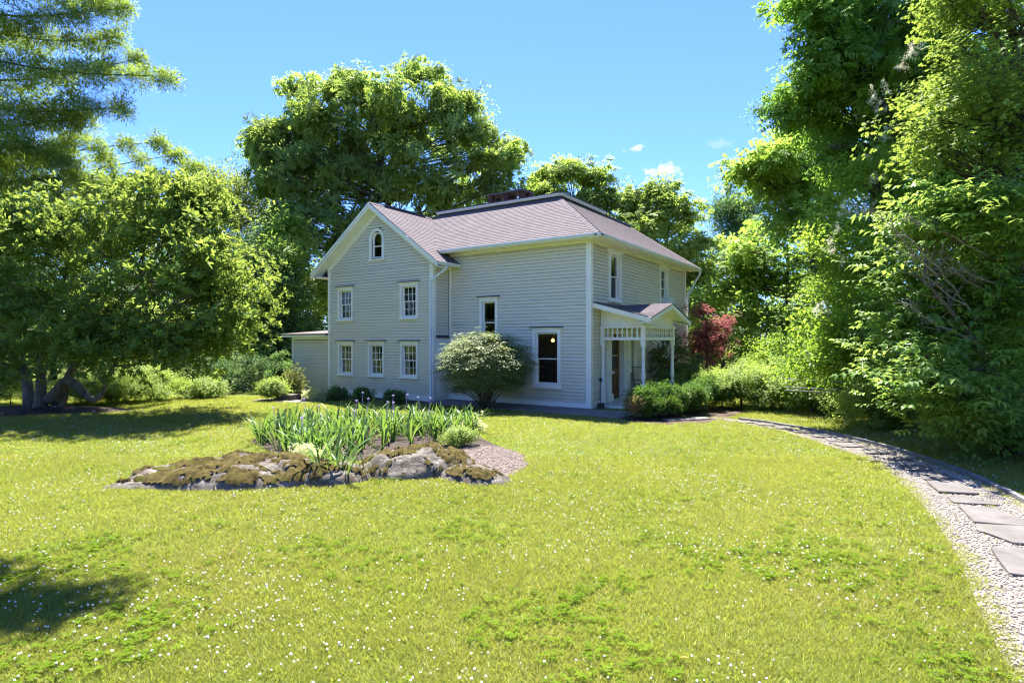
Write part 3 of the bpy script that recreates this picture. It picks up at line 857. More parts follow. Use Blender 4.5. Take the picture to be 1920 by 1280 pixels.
for sgn, xe in ((-1, WEX0), (1, WEX1)):
    e = Vector((xe, 0, WEZ)); r = Vector((RIDGE_X, 0, RIDGE_Z))
    mb.hexa([q_ for q_ in [(e.x, WF + 0.041, e.z - 0.20), (r.x, WF + 0.041, r.z - 0.20), (r.x, WY, r.z - 0.20), (e.x, WY, e.z - 0.20), (e.x, WF + 0.041, e.z - 0.18), (r.x, WF + 0.041, r.z - 0.18), (r.x, WY, r.z - 0.18), (e.x, WY, e.z - 0.18)]])
mb.build('rake_soffit', M['soffit'], house)
mb = MB()
for sgn, xe in ((-1, WX0 - 0.02), (1, WX1 + 0.02)):
    zt = lambda x: RIDGE_Z - WSL * abs(x - RIDGE_X)
    mb.hexa([(xe, WY - 0.05, zt(xe) - 0.42), (RIDGE_X, WY - 0.05, RIDGE_Z - 0.42), (RIDGE_X, WY, RIDGE_Z - 0.42), (xe, WY, zt(xe) - 0.42), (xe, WY - 0.05, zt(xe) - 0.19), (RIDGE_X, WY - 0.05, RIDGE_Z - 0.19), (RIDGE_X, WY, RIDGE_Z - 0.19), (xe, WY, zt(xe) - 0.19)])
mb.build('rake_frieze', M['trim'], house)
mb = MB(); mb.box(WEX0 + 0.03, WX0 - 0.001, WF + 0.05, 1.5, WEZ - 0.20, WEZ - 0.17); mb.build('soffit', M['soffit'], house)

# chimney behind the deck curb: brick piers under a slate
CX0, CX1, CY0, CY1 = -6.90, -5.10, 4.0, 4.75
mb = MB(); mb.box(CX0 + 0.06, CX1 - 0.06, CY0 + 0.06, CY1 - 0.06, 7.60, 8.10)
PIERS = [(CX0, CY0), (CX0, CY1 - 0.22), ((CX0 + CX1) / 2 - 0.11, CY0), ((CX0 + CX1) / 2 - 0.11, CY1 - 0.22), (CX1 - 0.22, CY0), (CX1 - 0.22, CY1 - 0.22)]
for x, y in PIERS: mb.box(x + 0.02, x + 0.20, y + 0.02, y + 0.20, 8.10, 8.555)
chimney = mb.build('chimney', M['mortar'], house)
def brick_mesh(lx, ly, lz):
    m_ = MB(); m_.box(-lx / 2, lx / 2, -ly / 2, ly / 2, 0, lz); return m_.mesh('brick', M['brick'])
BR_X, BR_Y, BR_P = brick_mesh(0.205, 0.095, 0.062), brick_mesh(0.095, 0.205, 0.062), brick_mesh(0.215, 0.215, 0.062)
def brick(me, x, y, z):
    o = link_mesh('brick', me, chimney); o.location = (x + random.uniform(-.004, .004), y + random.uniform(-.004, .004), z); o.rotation_euler = (0, 0, random.uniform(-.02, .02))
for k in range(5):
    z = 7.77 + 0.073 * k; sh = 0.107 * (k % 2)
    x = CX0 + 0.107 + sh
    while x < CX1 - 0.05:
        brick(BR_X, x, CY0 + 0.045, z); brick(BR_X, x, CY1 - 0.045, z); x += 0.215
    y = CY0 + 0.21 - sh * 0.5
    while y < CY1 - 0.15:
        brick(BR_Y, CX1 - 0.045, y, z); brick(BR_Y, CX0 + 0.045, y, z); y += 0.215
for x, y in PIERS:
    for k in range(6): brick(BR_P, x + 0.11, y + 0.11, 8.135 + 0.071 * k)
mb = MB(); mb.box(CX0 - 0.07, CX1 + 0.07, CY0 - 0.07, CY1 + 0.07, 8.57, 8.63); mb.build('cap', M['slate'], chimney)

# ------------------------------------------------------------------ low annex on the far side of the wing
mb = MB(); mb.box(ANX0, ANX1 - 0.001, -0.75, -0.63, -0.05, 2.40).box(ANX0, ANX0 + 0.12, -0.629, 2.5, -0.05, 2.4); mb.build('wall', M['sheathing'], house)
trim('corner_board', 'N', ANX0, ANX0 + 0.115, -0.02, 2.25)
trim('frieze_board', 'N', ANX0 + 0.0, ANX1 - 0.003, 2.251, 2.42)
mb = MB()
mb.slab([(ANX0 - 0.38, -1.13, 2.50), (ANX1 - 0.003, -1.13, 2.50), (ANX1 - 0.003, 0.75, 2.70), (ANX0 + 0.9, 0.75, 2.70)], (0, 0, -0.05))
mb.build('annex_roof', M['shingle'], house)
mb = MB(); mb.box(ANX0 - 0.36, ANX1 - 0.004, -1.10, -1.07, 2.36, 2.448).box(ANX0 - 0.36, ANX0 - 0.33, -1.069, 0.7, 2.36, 2.44).box(ANX0 - 0.329, ANX1 - 0.004, -1.068, -0.80, 2.40, 2.42); mb.build('fascia', M['soffit'], house)
mb = MB(); mb.box(ANX0, ANX1, -0.70, -0.64, -0.30, -0.051); mb.build('foundation', M['rock'], house)
mb = MB(); mb.box(WX0 + 0.02, -0.02, -0.86 + 0.9, 0.1, -0.2, -0.05).box(WX0 + 0.02, WX1 - 0.02, WY + 0.02, -0.1, -0.3, -0.09); mb.build('foundation', M['rock'], house)

# ------------------------------------------------------------------ porch
PX, PY0, PY1 = 1.50, 0.70, 3.49
mb = MB(); mb.box(0.045, PX + 0.12, PY0 - 0.14, PY1 + 0.14, -0.02, 0.135)
porch = mb.build('porch', M['trim'], house)
NB = 12
for k in range(NB):
    a, b = 0.046 + (PX + 0.155) * k / NB, 0.046 + (PX + 0.155) * (k + 1) / NB
    mb = MB(); mb.box(a + 0.002, b - 0.002, PY0 - 0.18, PY1 + 0.18, 0.1351, 0.17); mb.build('floor_board', M['porch_floor'], porch)
POST = [(0.072, 0.0), (0.072, 0.001)]
def post(x, y, half=False):
    b, top, bot = 0.068, 2.21, 0.17
    mb = MB()
    mb.box(x - b - 0.012, x + b + 0.012, y - b - 0.012, y + b + 0.012, bot, bot + 0.05)
    mb.box(x - b, x + b, y - b, y + b, bot + 0.05, bot + 0.58)
    prof = [(b * 1.0, 0.58), (b * 1.12, 0.60), (b * 1.12, 0.63), (b * 0.72, 0.66), (b * 0.62, 0.69), (b * 0.95, 0.80), (b * 1.05, 0.88), (b * 0.9, 0.93), (b * 0.95, 0.95), (b * 0.95, 0.98), (b * 0.82, 1.0),
            (b * 0.80, 1.60), (b * 0.92, 1.62), (b * 0.92, 1.65), (b * 0.66, 1.68), (b * 0.80, 1.78), (b * 1.0, 1.84), (b * 1.0, 1.86)]
    mb.lathe(prof, (x, y, bot), 14)
    mb.box(x - b, x + b, y - b, y + b, bot + 1.86, top)
    mb.build('post', M['trim'], porch)
for x, y in ((0.115, PY0), (PX, PY0), (PX, PY1), (0.115, PY1)): post(x, y)
for z0, z1, o in ((2.211, 2.30, 0.075), (2.60, 2.665, 0.10)):
    mb = MB()
    mb.box(0.046, PX - o - 0.001, PY0 - o, PY0 + o * 0.8, z0, z1); mb.box(PX - o, PX + o, PY0 - o, PY1 + o, z0, z1); mb.box(0.046, PX - o - 0.001, PY1 - o * 0.8, PY1 + o, z0, z1)
    mb.build('beam', M['trim'], porch)
mb = MB()
for x, y in ((0.115, PY0), (PX, PY0), (PX, PY1), (0.115, PY1)): mb.box(x - 0.066, x + 0.066, y - 0.066, y + 0.066, 2.3001, 2.5999)
mb.build('frieze_block', M['trim'], porch)
def baluster_mesh(vertical_axis):
    """flat sawn spindle with a pierced disc, standing in x or in y"""
    mb = MB(); zc, r0, r1, n = 0.15, 0.018, 0.047, 16
    def P(a, z, o): return (a, o, z) if vertical_axis == 'x' else (o, a, z)
    for k in range(n):
        t0, t1 = 2 * math.pi * k / n, 2 * math.pi * (k + 1) / n
        q = [(r0, t0), (r1, t0), (r1, t1), (r0, t1)]
        mb.hexa([P(r * math.cos(t), zc + r * math.sin(t), -0.012) for r, t in q] + [P(r * math.cos(t), zc + r * math.sin(t), 0.012) for r, t in q])
    for z0, z1, w0, w1 in ((0.0, 0.02, 0.030, 0.030), (0.02, 0.108, 0.026, 0.014), (0.192, 0.28, 0.014, 0.026), (0.28, 0.30, 0.030, 0.030)):
        mb.hexa([P(-w0, z0, -0.011), P(w0, z0, -0.011), P(w0, z0, 0.011), P(-w0, z0, 0.011), P(-w1, z1, -0.011), P(w1, z1, -0.011), P(w1, z1, 0.011), P(-w1, z1, 0.011)])
    return mb.mesh('frieze_baluster', M['trim'])
BAL_X, BAL_Y = baluster_mesh('x'), baluster_mesh('y')
for y in (PY0, PY1):
    for k in range(7):
        o = link_mesh('frieze_baluster', BAL_X, porch); o.location = (0.29 + 1.0 * k / 6, y, 2.30)
for k in range(14):
    o = link_mesh('frieze_baluster', BAL_Y, porch); o.location = (PX, PY0 + 0.19 + (PY1 - PY0 - 0.38) * k / 13, 2.30)
# porch roof: a lean-to against the wall whose front carries a gable
PRX, PRY0, PRY1, PZW, PZE = 1.98, 0.08, 4.11, 3.42, 2.89
PYM = (PRY0 + PRY1) / 2
V = lambda x, y, z: (x, y, z)
mb = MB()
for y0, sg in ((PRY0, 1), (PRY1, -1)):
    mb.slab([V(0.045, y0, PZW), V(0.045, PYM, PZW), V(PRX, y0, PZE)], (0, 0, -0.03))
    mb.slab([V(0.045, PYM, PZW), V(PRX, PYM, PZW), V(PRX, y0, PZE)], (0, 0, -0.03))
proof = mb.build('porch_roof', M['shingle'], porch)
n_sh = MB()
for y0 in (PRY0, PRY1):                              # shingle courses on the gable slopes
    nr = 14
    for r in range(nr):
        f0, f1 = r / nr, (r + 1) / nr
        ya, yb = y0 + (PYM - y0) * f0, y0 + (PYM - y0) * f1
        za, zb = PZE + (PZW - PZE) * f0, PZE + (PZW - PZE) * f1
        xa = PRX - (PRX - 0.045) * f0
        x = xa + 0.02
        while x < PRX + 0.02:
            w = random.uniform(0.22, 0.36); x1 = min(x + w, PRX + 0.02)
            n_sh.hexa([(x, ya, za + 0.002), (x1 - .004, ya, za + 0.002), (x1 - .004, yb, zb + 0.002), (x, yb, zb + 0.002), (x, ya, za + 0.018), (x1 - .004, ya, za + 0.018), (x1 - .004, yb, zb + 0.006), (x, yb, zb + 0.006)], random.random())
            x = x1
    for r in range(14):                              # and on the lean-to triangles
        f0, f1 = r / 14, (r + 1) / 14
        xa, xb = PRX + (0.045 - PRX) * f0, PRX + (0.045 - PRX) * f1
        za, zb = PZE + (PZW - PZE) * f0, PZE + (PZW - PZE) * f1
        y, ye = y0, y0 + (PYM - y0) * f0
        sg = 1 if ye >= y0 else -1
        while (ye - y) * sg > 0.03:
            y1 = y + sg * min(random.uniform(0.22, 0.36), abs(ye - y))
            n_sh.hexa([(xa, y, za + 0.002), (xa, y1, za + 0.002), (xb, y1, zb + 0.002), (xb, y, zb + 0.002), (xa, y, za + 0.018), (xa, y1, za + 0.018), (xb, y1, zb + 0.006), (xb, y, zb + 0.006)], random.random())
            y = y1
n_sh.build('shingle', M['shingle'], porch, kind='stuff')
mb = MB()                                             # side rake boards, front barge boards and soffits
for y0, sg in ((PRY0, 1), (PRY1, -1)):
    mb.hexa([V(0.045, y0, PZW - 0.17), V(PRX, y0, PZE - 0.17), V(PRX, y0 + sg * 0.035, PZE - 0.17), V(0.045, y0 + sg * 0.035, PZW - 0.17), V(0.045, y0, PZW - 0.031), V(PRX, y0, PZE - 0.031), V(PRX, y0 + sg * 0.035, PZE - 0.031), V(0.045, y0 + sg * 0.035, PZW - 0.031)])
    mb.hexa([V(0.045, y0 - sg * 0.02, PZW - 0.09), V(PRX, y0 - sg * 0.02, PZE - 0.09), V(PRX, y0 - sg * 0.001, PZE - 0.09), V(0.045, y0 - sg * 0.001, PZW - 0.09), V(0.045, y0 - sg * 0.02, PZW - 0.02), V(PRX, y0 - sg * 0.02, PZE - 0.02), V(PRX, y0 - sg * 0.001, PZE - 0.02), V(0.045, y0 - sg * 0.001, PZW - 0.02)])
    mb.hexa([V(PRX, y0, PZE - 0.16), V(PRX, PYM, PZW - 0.16), V(PRX - 0.035, PYM, PZW - 0.16), V(PRX - 0.035, y0, PZE - 0.16), V(PRX, y0, PZE - 0.031), V(PRX, PYM, PZW - 0.031), V(PRX - 0.035, PYM, PZW - 0.031), V(PRX - 0.035, y0, PZE - 0.031)])
mb.build('barge_board', M['trim'], porch)
mb = MB()
for y0, sg in ((PRY0, 1), (PRY1, -1)):
    mb.hexa([V(PX + 0.03, y0, PZE - 0.15), V(PX + 0.03, PYM, PZW - 0.15), V(PRX - 0.036, PYM, PZW - 0.15), V(PRX - 0.036, y0, PZE - 0.15), V(PX + 0.03, y0, PZE - 0.13), V(PX + 0.03, PYM, PZW - 0.13), V(PRX - 0.036, PYM, PZW - 0.13), V(PRX - 0.036, y0, PZE - 0.13)])
    mb.hexa([V(0.045, y0 + sg * 0.036, PZW - 0.16), V(PRX - 0.04, y0 + sg * 0.036, PZE - 0.15), V(PRX - 0.04, PY0 if sg > 0 else PY1, PZE - 0.15), V(0.045, PY0 if sg > 0 else PY1, PZW - 0.16),
             V(0.045, y0 + sg * 0.036, PZW - 0.14), V(PRX - 0.04, y0 + sg * 0.036, PZE - 0.13), V(PRX - 0.04, PY0 if sg > 0 else PY1, PZE - 0.13), V(0.045, PY0 if sg > 0 else PY1, PZW - 0.14)])
mb.build('porch_soffit', M['soffit'], porch)
slp = (PZW - PZE) / (PRX - 0.045)
zr = lambda x: PZW - slp * (x - 0.045) - 0.15
mb = MB()                                             # boarded spandrels above the frieze
for y, sg in ((PY0, -1), (PY1, 1)):
    mb.slab([(0.046, y - 0.02, 2.6655), (PX + 0.02, y - 0.02, 2.6655), (PX + 0.02, y - 0.02, zr(PX)), (0.046, y - 0.02, zr(0.046))], (0, 0.04, 0))
    yo = y + sg * 0.021
    mb.slab([(0.10, yo, 2.70), (PX - 0.02, yo, 2.70), (PX - 0.02, yo, 2.79), (0.10, yo, 2.79)], (0, sg * 0.012, 0))
    mb.slab([(0.10, yo, 2.84), (0.20, yo, 2.84), (0.20, yo, zr(0.2) - 0.02), (0.10, yo, zr(0.1) - 0.02)], (0, sg * 0.012, 0))
    mb.slab([(0.201, yo, zr(0.2) - 0.13), (PX - 0.25, yo, zr(PX - 0.25) - 0.10), (PX - 0.25, yo, zr(PX - 0.25) - 0.02), (0.201, yo, zr(0.2) - 0.02)], (0, sg * 0.012, 0))
def zf(y): return PZE + (PZW - PZE) * (1 - abs(y - PYM) / (PYM - PRY0)) - 0.15
mb.slab([(PX - 0.01, PY0 + 0.021, 2.6655), (PX - 0.01, PY1 - 0.021, 2.6655), (PX - 0.01, PY1 - 0.021, zf(PY1)), (PX - 0.01, PYM, zf(PYM)), (PX - 0.01, PY0 + 0.021, zf(PY0))], (0.04, 0, 0))
mb.slab([(PX + 0.031, PY0 + 0.1, 2.70), (PX + 0.031, PY1 - 0.1, 2.70), (PX + 0.031, PY1 - 0.1, 2.80), (PX + 0.031, PY0 + 0.1, 2.80)], (0.012, 0, 0))
for s_ in (-1, 1):
    ya, yb = PYM + s_ * 0.98, PYM + s_ * 0.02
    mb.slab([(PX + 0.031, ya, 2.86), (PX + 0.031, yb, zf(yb) - 0.20), (PX + 0.031, yb, zf(yb) - 0.12), (PX + 0.031, ya, 2.94)], (0.012, 0, 0))
mb.build('spandrel', M['trim'], porch)
mb = MB(); mb.box(0.046, PX - 0.05, PY0 + 0.03, PY1 - 0.03, 2.62, 2.64); mb.build('porch_ceiling', M['soffit'], porch)
# ------------------------------------------------------------------ ground, lawn, path, beds
def lerp_poly(px): return [gnd(u, v) for u, v in px]
PATH_L = lerp_poly([(1330, 783.5), (1345, 785.5), (1455, 805), (1556, 837), (1629, 860), (1686, 902), (1727, 943), (1768, 996), (1796, 1040), (1824, 1113), (1857, 1190), (1902, 1280)])
PATH_R = lerp_poly([(1336, 781.5), (1350, 783.3), (1442, 793), (1564, 815), (1646, 835), (1703, 850), (1768, 872), (1849, 904), (1920, 941), (2020, 1000), (2110, 1070), (2200, 1150)])
PATH_L.append(Vector((2.55, 1.9, 0))); PATH_R.append(Vector((4.1, 1.9, 0)))
def resample(poly, n):
    d = [0.0]
    for a, b in zip(poly, poly[1:]): d.append(d[-1] + (b - a).length)
    out = []
    for k in range(n):
        t = d[-1] * k / (n - 1)
        i = max(0, min(len(d) - 2, next((j for j in range(len(d) - 1) if d[j + 1] >= t), len(d) - 2)))
        f = (t - d[i]) / (d[i + 1] - d[i]) if d[i + 1] > d[i] else 0
        out.append(poly[i].lerp(poly[i + 1], f))
    return out
def smooth(p, it=3):
    for _ in range(it): p = [p[0]] + [(p[i - 1] + p[i] * 2 + p[i + 1]) / 4 for i in range(1, len(p) - 1)] + [p[-1]]
    return p
PL, PR = smooth(resample(PATH_L, 60), 4), smooth(resample(PATH_R, 60), 4)
PATH_POLY = np.array([(p.x, p.y) for p in PL + PR[::-1]])
def inside(poly, pts):
    x, y = pts[:, 0], pts[:, 1]; r = np.zeros(len(pts), bool); j = len(poly) - 1
    for i in range(len(poly)):
        xi, yi = poly[i]; xj, yj = poly[j]
        c = ((yi > y) != (yj > y)) & (x < (xj - xi) * (y - yi) / (yj - yi + 1e-12) + xi)
        r ^= c; j = i
    return r

# one ground sheet to the horizon
mb = MB()
xs = [-900, -300, -120, -60, -30, -20, -10, 0, 10, 20, 30, 60, 120, 300, 900]
for x in range(len(xs) - 1):
    for y in range(len(xs) - 1):
        mb.add([(xs[x], xs[y], -0.006), (xs[x + 1], xs[y], -0.006), (xs[x + 1], xs[y + 1], -0.006), (xs[x], xs[y + 1], -0.006)], [(0, 1, 2, 3)])
mb.build('ground', M['lawn'], None, kind='structure')

def sheet(name, pts, z, mat, **kw):
    mb = MB(); n = len(pts)
    mb.add([(p[0], p[1], z) for p in pts], [tuple(range(n))])
    return mb.build(name, M[mat], None, **kw)
mb = MB()
for i in range(len(PL) - 1):
    mb.add([(PL[i].x, PL[i].y, 0.0), (PR[i].x, PR[i].y, 0.0), (PR[i + 1].x, PR[i + 1].y, 0.0), (PL[i + 1].x, PL[i + 1].y, 0.0)], [(0, 1, 2, 3)])
path = mb.build('gravel_path', M['gravel'], None, kind='structure')

STONES = [[(1858, 1030.4), (1985, 1032), (1990, 1092), (1892, 1079.5)], [(1829, 985), (1985, 992), (2005, 1026), (1902, 1021.5), (1855, 1004), (1834, 998)],
          [(1798.6, 951.8), (1864.5, 956), (1932, 983), (1922, 990), (1827, 982)], [(1777, 934), (1805, 932), (1875, 950), (1789, 945)],
          [(1737, 904.8), (1795, 905), (1836, 929), (1761, 925)], [(1723.7, 892), (1774, 890), (1795, 903), (1733, 901)],
          [(1685, 873), (1742, 876), (1757, 886), (1700, 884)], [(1664, 861), (1692, 859), (1712, 865), (1672, 864.5)],
          [(1617, 843), (1658, 845), (1668, 852.6), (1625, 852.6)], [(1554, 831), (1601, 832), (1621, 840), (1581, 839)],
          [(1545, 822), (1580, 824), (1600, 830), (1555, 829)], [(1512, 815), (1548, 816), (1560, 821), (1530, 820.5)],
          [(1480, 807), (1510, 808), (1525, 813), (1492, 812.5)], [(1448, 801), (1478, 801), (1490, 805.5), (1458, 805)], [(1415, 795), (1445, 796), (1455, 799.5), (1425, 799)],
          [(1380, 790.5), (1405, 791), (1415, 794.5), (1388, 794)]]
def flag_mesh(pts, z0, z1, tone):
    mb = MB(); n = len(pts); rnd = []
    for i in range(n):
        a, b = Vector(pts[i]), Vector(pts[(i + 1) % n])
        for k in range(3): 
            p = a.lerp(b, k / 3); rnd.append(p + Vector((random.uniform(-.012, .012), random.uniform(-.012, .012), 0)) * (1 if k else .4))
    c = sum(rnd, Vector()) / len(rnd)
    ins = [p.lerp(c, 0.02) for p in rnd]
    m = len(rnd)
    vs = [(p.x, p.y, z0) for p in rnd] + [(p.x, p.y, z1 - 0.006) for p in rnd] + [(p.x, p.y, z1) for p in ins]
    fs = [tuple(range(2 * m, 3 * m))]
    for i in range(m):
        j = (i + 1) % m
        fs += [(i, j, j + m, i + m), (i + m, j + m, j + 2 * m, i + 2 * m)]
    mb.add(vs, fs, tone); return mb
for st in STONES:
    flag_mesh([gnd(u, v) for u, v in st], -0.01, random.uniform(0.028, 0.042), random.random()).build('flagstone', M['flag'], path)
for x, y in ((3.95, 3.75), (3.62, 3.05)):             # the walk goes on beside the camera
    flag_mesh([Vector((x - .4, y - .25, 0)), Vector((x + .38, y - .3, 0)), Vector((x + .42, y + .25, 0)), Vector((x - .36, y + .27, 0))], -0.01, 0.035, .5).build('flagstone', M['flag'], path)
# timber edging on the far side of the path
edge = empty('path_edging', PR[20], 0, label='low grey timber edging curving along the outer side of the gravel path', category='edging')
pts = [p for p in PR[3:58]]
for i in range(0, len(pts) - 3, 3):
    mb = MB(); a, b = pts[i], pts[min(i + 3, len(pts) - 1)]
    d = (b - a).normalized(); s = Vector((d.y, -d.x, 0)) * 0.035
    b = b - d * 0.004
    za = random.uniform(.055, .068)
    mb.hexa([a - s + Vector((0, 0, -.02)), b - s + Vector((0, 0, -.02)), b + s + Vector((0, 0, -.02)), a + s + Vector((0, 0, -.02)), a - s + Vector((0, 0, za)), b - s + Vector((0, 0, za)), b + s + Vector((0, 0, za)), a + s + Vector((0, 0, za))])
    mb.build('timber', M['edging'], edge, off=tuple(PR[20]))

# dark bluestone walk under the long wall, and its continuation past the boxwoods
walk_poly = [hw(-5.75, -1.68), hw(1.75, -1.68), hw(1.75, -0.02), hw(-5.75, -0.02)]
walk = sheet('house_walk', walk_poly, 0.002, 'darkmulch', kind='structure')
x = -5.72
while x < 1.7:
    w = random.uniform(0.8, 1.5); x1 = min(x + w, 1.72); y = -1.66
    if 1.72 - x1 < 0.3: x1 = 1.72
    while y < -0.1:
        h = random.uniform(0.45, 0.85); y1 = min(y + h, -0.05)
        if -0.05 - y1 < 0.2: y1 = -0.05
        if not (x < 0.1 < x1 and y1 > 0.1):
            flag_mesh([hw(x + .008, y + .008), hw(x1 - .008, y + .008), hw(x1 - .008, y1 - .008), hw(x + .008, y1 - .008)], -0.01, random.uniform(.03, .036), random.random()).build('slab', M['walkslab'], walk)
        y = y1
    x = x1
for px in ([(1278, 784.5), (1322, 783), (1332, 786), (1290, 788.5)], [(1240, 786), (1275, 784.6), (1286, 788.6), (1250, 790)]):
    flag_mesh([gnd(u, v) for u, v in px], -0.01, 0.03, .5).build('slab', M['walkslab'], walk)

# planting beds
def blob(c, rx, ry, rot=0, n=26, wob=0.12):
    out = []
    ph = random.uniform(0, 6)
    for k in range(n):
        a = 2 * math.pi * k / n; r = 1 + wob * math.sin(3 * a + ph) + wob * 0.6 * math.sin(5 * a + 2 * ph)
        x, y = rx * r * math.cos(a), ry * r * math.sin(a)
        out.append(Vector((c[0] + x * math.cos(rot) - y * math.sin(rot), c[1] + x * math.sin(rot) + y * math.cos(rot), 0)))
    return out
BEDS = {}
BEDS['wing_bed'] = [hw(-11.6, -0.85), hw(-5.75, -0.85), hw(-5.75, -1.7), hw(-7.0, -2.1), hw(-8.6, -2.0), hw(-9.9, -1.75), hw(-11.3, -1.7)]
sheet('mulch_bed', BEDS['wing_bed'], 0.002, 'mulch', kind='structure')
BEDS['box_bed'] = [hw(1.76, -1.75), hw(2.3, -2.1), hw(3.1, -2.0), hw(3.9, -1.2), hw(4.2, 0.4), hw(4.3, 2.2), hw(3.9, 3.2), hw(1.8, 3.3), hw(1.70, 0.5)]
sheet('mulch_bed', BEDS['box_bed'], 0.003, 'mulch', kind='structure')
MAG = gnd(85, 770)
BEDS['magnolia_bed'] = blob((MAG.x - 0.3, MAG.y - 0.1), 2.7, 1.35, 0.1)
mb = MB(); n = len(BEDS['magnolia_bed'])
mb.add([(p.x, p.y, -0.002) for p in BEDS['magnolia_bed']] + [((p.x - MAG.x) * 0.6 + MAG.x, (p.y - MAG.y) * 0.6 + MAG.y, 0.10) for p in BEDS['magnolia_bed']] + [(MAG.x, MAG.y, 0.14)],
       [(i, (i + 1) % n, (i + 1) % n + n, i + n) for i in range(n)] + [(i + n, (i + 1) % n + n, 2 * n) for i in range(n)], smooth=True)
mb.build('mulch_ring', M['darkmulch'], None, kind='structure')
TERR = [gnd(455, 752), gnd(560, 756), gnd(617, 752), gnd(612, 747.5), gnd(540, 747), gnd(500, 747.5)]
terrace = sheet('terrace', TERR, 0.004, 'terrace', kind='structure')
for px in ([(470, 752), (510, 754), (525, 750.5), (488, 749.2)], [(513, 754.2), (560, 755.6), (568, 751.3), (528, 750.6)], [(563, 755.3), (612, 752), (606, 749), (571, 751)], [(500, 748.8), (545, 750), (552, 748), (515, 747.8)]):
    flag_mesh([gnd(u, v) for u, v in px], -0.01, 0.03, .5).build('slab', M['terrace'], terrace)
# low stone steps beside the annex
for (u, v, w, d, h, lab) in ((541, 750, 0.75, 0.5, 0.22, 'square grey stone block in the shrubs left of the annex'), (575, 747, 0.9, 0.4, 0.14, 'low flat grey stone block at the foot of the annex wall')):
    p = gnd(u, v); mb = MB()
    mb.box(-w / 2, w / 2, -d / 2, d / 2, -0.02, h); o = mb.build('stone_block', M['rock'], None, label=lab, category='stone block'); o.location = p; o.rotation_euler = (0, 0, HROT + random.uniform(-.1, .1))

# ------------------------------------------------------------------ rock outcrop in the lawn
def rock(name, cx, cy, rx, ry, h, rot, seed, label, moss_amt, tilt=0.0, nx=90, ny=56):
    root = empty(name, (cx, cy, 0), rot, label=label, category='boulder')
    vs = []; off = Vector((seed * 7.3, seed * 3.1, 0))
    hs = np.zeros((ny, nx))
    for j in range(ny):
        for i in range(nx):
            a, b = (i / (nx - 1)) * 2 - 1, (j / (ny - 1)) * 2 - 1
            x, y = a * rx * 1.08, b * ry * 1.08
            wob = 1 + 0.22 * mnoise.noise(Vector((x * 1.1, y * 1.1, seed)))
            r = math.sqrt(a * a + b * b) * 1.08 / wob
            base = max(0.0, 1 - r ** 2.4) ** 0.55 if r < 1 else -0.25 * (r - 1)
            f = mnoise.fractal(Vector((x, y, 0)) * 1.6 + off, 0.9, 2.1, 5)
            lay_ = abs(mnoise.noise(Vector((x * 0.8, y * 3.2, seed + 4)))) 
            z = h * base * (0.80 + 0.30 * f + 0.18 * lay_) + 0.03 * f - 0.02
            z *= 1 + tilt * a
            hs[j, i] = z; vs.append((x, y, z))
    fs = np.array([(j * nx + i, j * nx + i + 1, (j + 1) * nx + i + 1, (j + 1) * nx + i) for j in range(ny - 1) for i in range(nx - 1)])
    zs = hs.ravel()
    keep = zs[fs].max(1) > -0.05
    o = link_mesh('stone', mesh_np('stone', vs, fs[keep].ravel(), 4, M['rock'], None, True), root)
    # moss cushion lying on the upper side
    mv, mf, idx = [], [], {}
    def mask(x, y): return mnoise.fractal(Vector((x * 2.3, y * 2.8, seed * 2.0)), 0.55, 2.2, 6) + moss_amt
    for f_ in fs[keep]:
        c = np.mean([vs[k] for k in f_], axis=0)
        if c[2] > 0.06 and mask(c[0], c[1]) > (0.25 if c[1] < -ry * 0.45 else 0.0): mf.append(f_)
    out = []
    for f_ in mf:
        q = []
        for k in f_:
            if k not in idx:
                x, y, z = vs[k]; m = mask(x, y)
                idx[k] = len(mv)
                mv.append((x, y, z + min(0.032, max(-0.02, m * 0.16 - .010)) * (1 + .9 * mnoise.noise(Vector((x, y, z)) * 8) + .7 * mnoise.noise(Vector((x, y, z)) * 22))))
            q.append(idx[k])
        out.append(q)
    if out:
        link_mesh('moss', mesh_np('moss', mv, np.array(out).ravel(), 4, M['moss'], None, True), root, kind='stuff')
    return root, hs, (rx, ry)
ROCKS = []
ROCKS.append(rock('boulder', -4.25, 9.25, 1.75, 0.80, 0.38, 0.05, 1.0, 'long low mossy boulder at the left end of the rock bed', 0.34, 0.25))
ROCKS.append(rock('boulder', -1.62, 9.85, 0.98, 0.75, 0.46, -0.05, 2.0, 'pale domed boulder with moss patches below the iris leaves', 0.13))
ROCKS.append(rock('boulder', -0.62, 9.25, 0.62, 0.42, 0.22, -0.5, 3.0, 'small pale sloping boulder at the edge of the gravel patch', 0.12))
ROCKS.append(rock('boulder', -2.75, 9.15, 0.60, 0.45, 0.36, 0.3, 4.0, 'rough grey boulder tucked between the mossy and the pale boulder', 0.08))
ROCKS.append(rock('boulder', -5.65, 8.75, 0.42, 0.22, 0.12, 0.1, 5.0, 'low bare grey stone at the far left tip of the rock bed', -0.3))
BEDS['rock_bed'] = [gnd(520, 852), gnd(600, 872), gnd(680, 866), gnd(760, 862), gnd(840, 900), gnd(870, 904), gnd(950, 896), gnd(990, 874), gnd(982, 855), gnd(940, 838), gnd(905, 822), gnd(890, 806), gnd(850, 797), gnd(650, 797), gnd(500, 806), gnd(470, 828)]
sheet('planting_bed', BEDS['rock_bed'], 0.001, 'darkmulch', kind='structure')
GRAV = [gnd(835, 850), gnd(870, 908), gnd(930, 900), gnd(975, 885), gnd(994, 868), gnd(980, 850), gnd(940, 838), gnd(890, 832)]
sheet('bed_gravel', GRAV, 0.006, 'bedgravel', kind='stuff')

# ------------------------------------------------------------------ foliage engine
def unlinked(name, me):
    return bpy.data.objects.new(name, me)

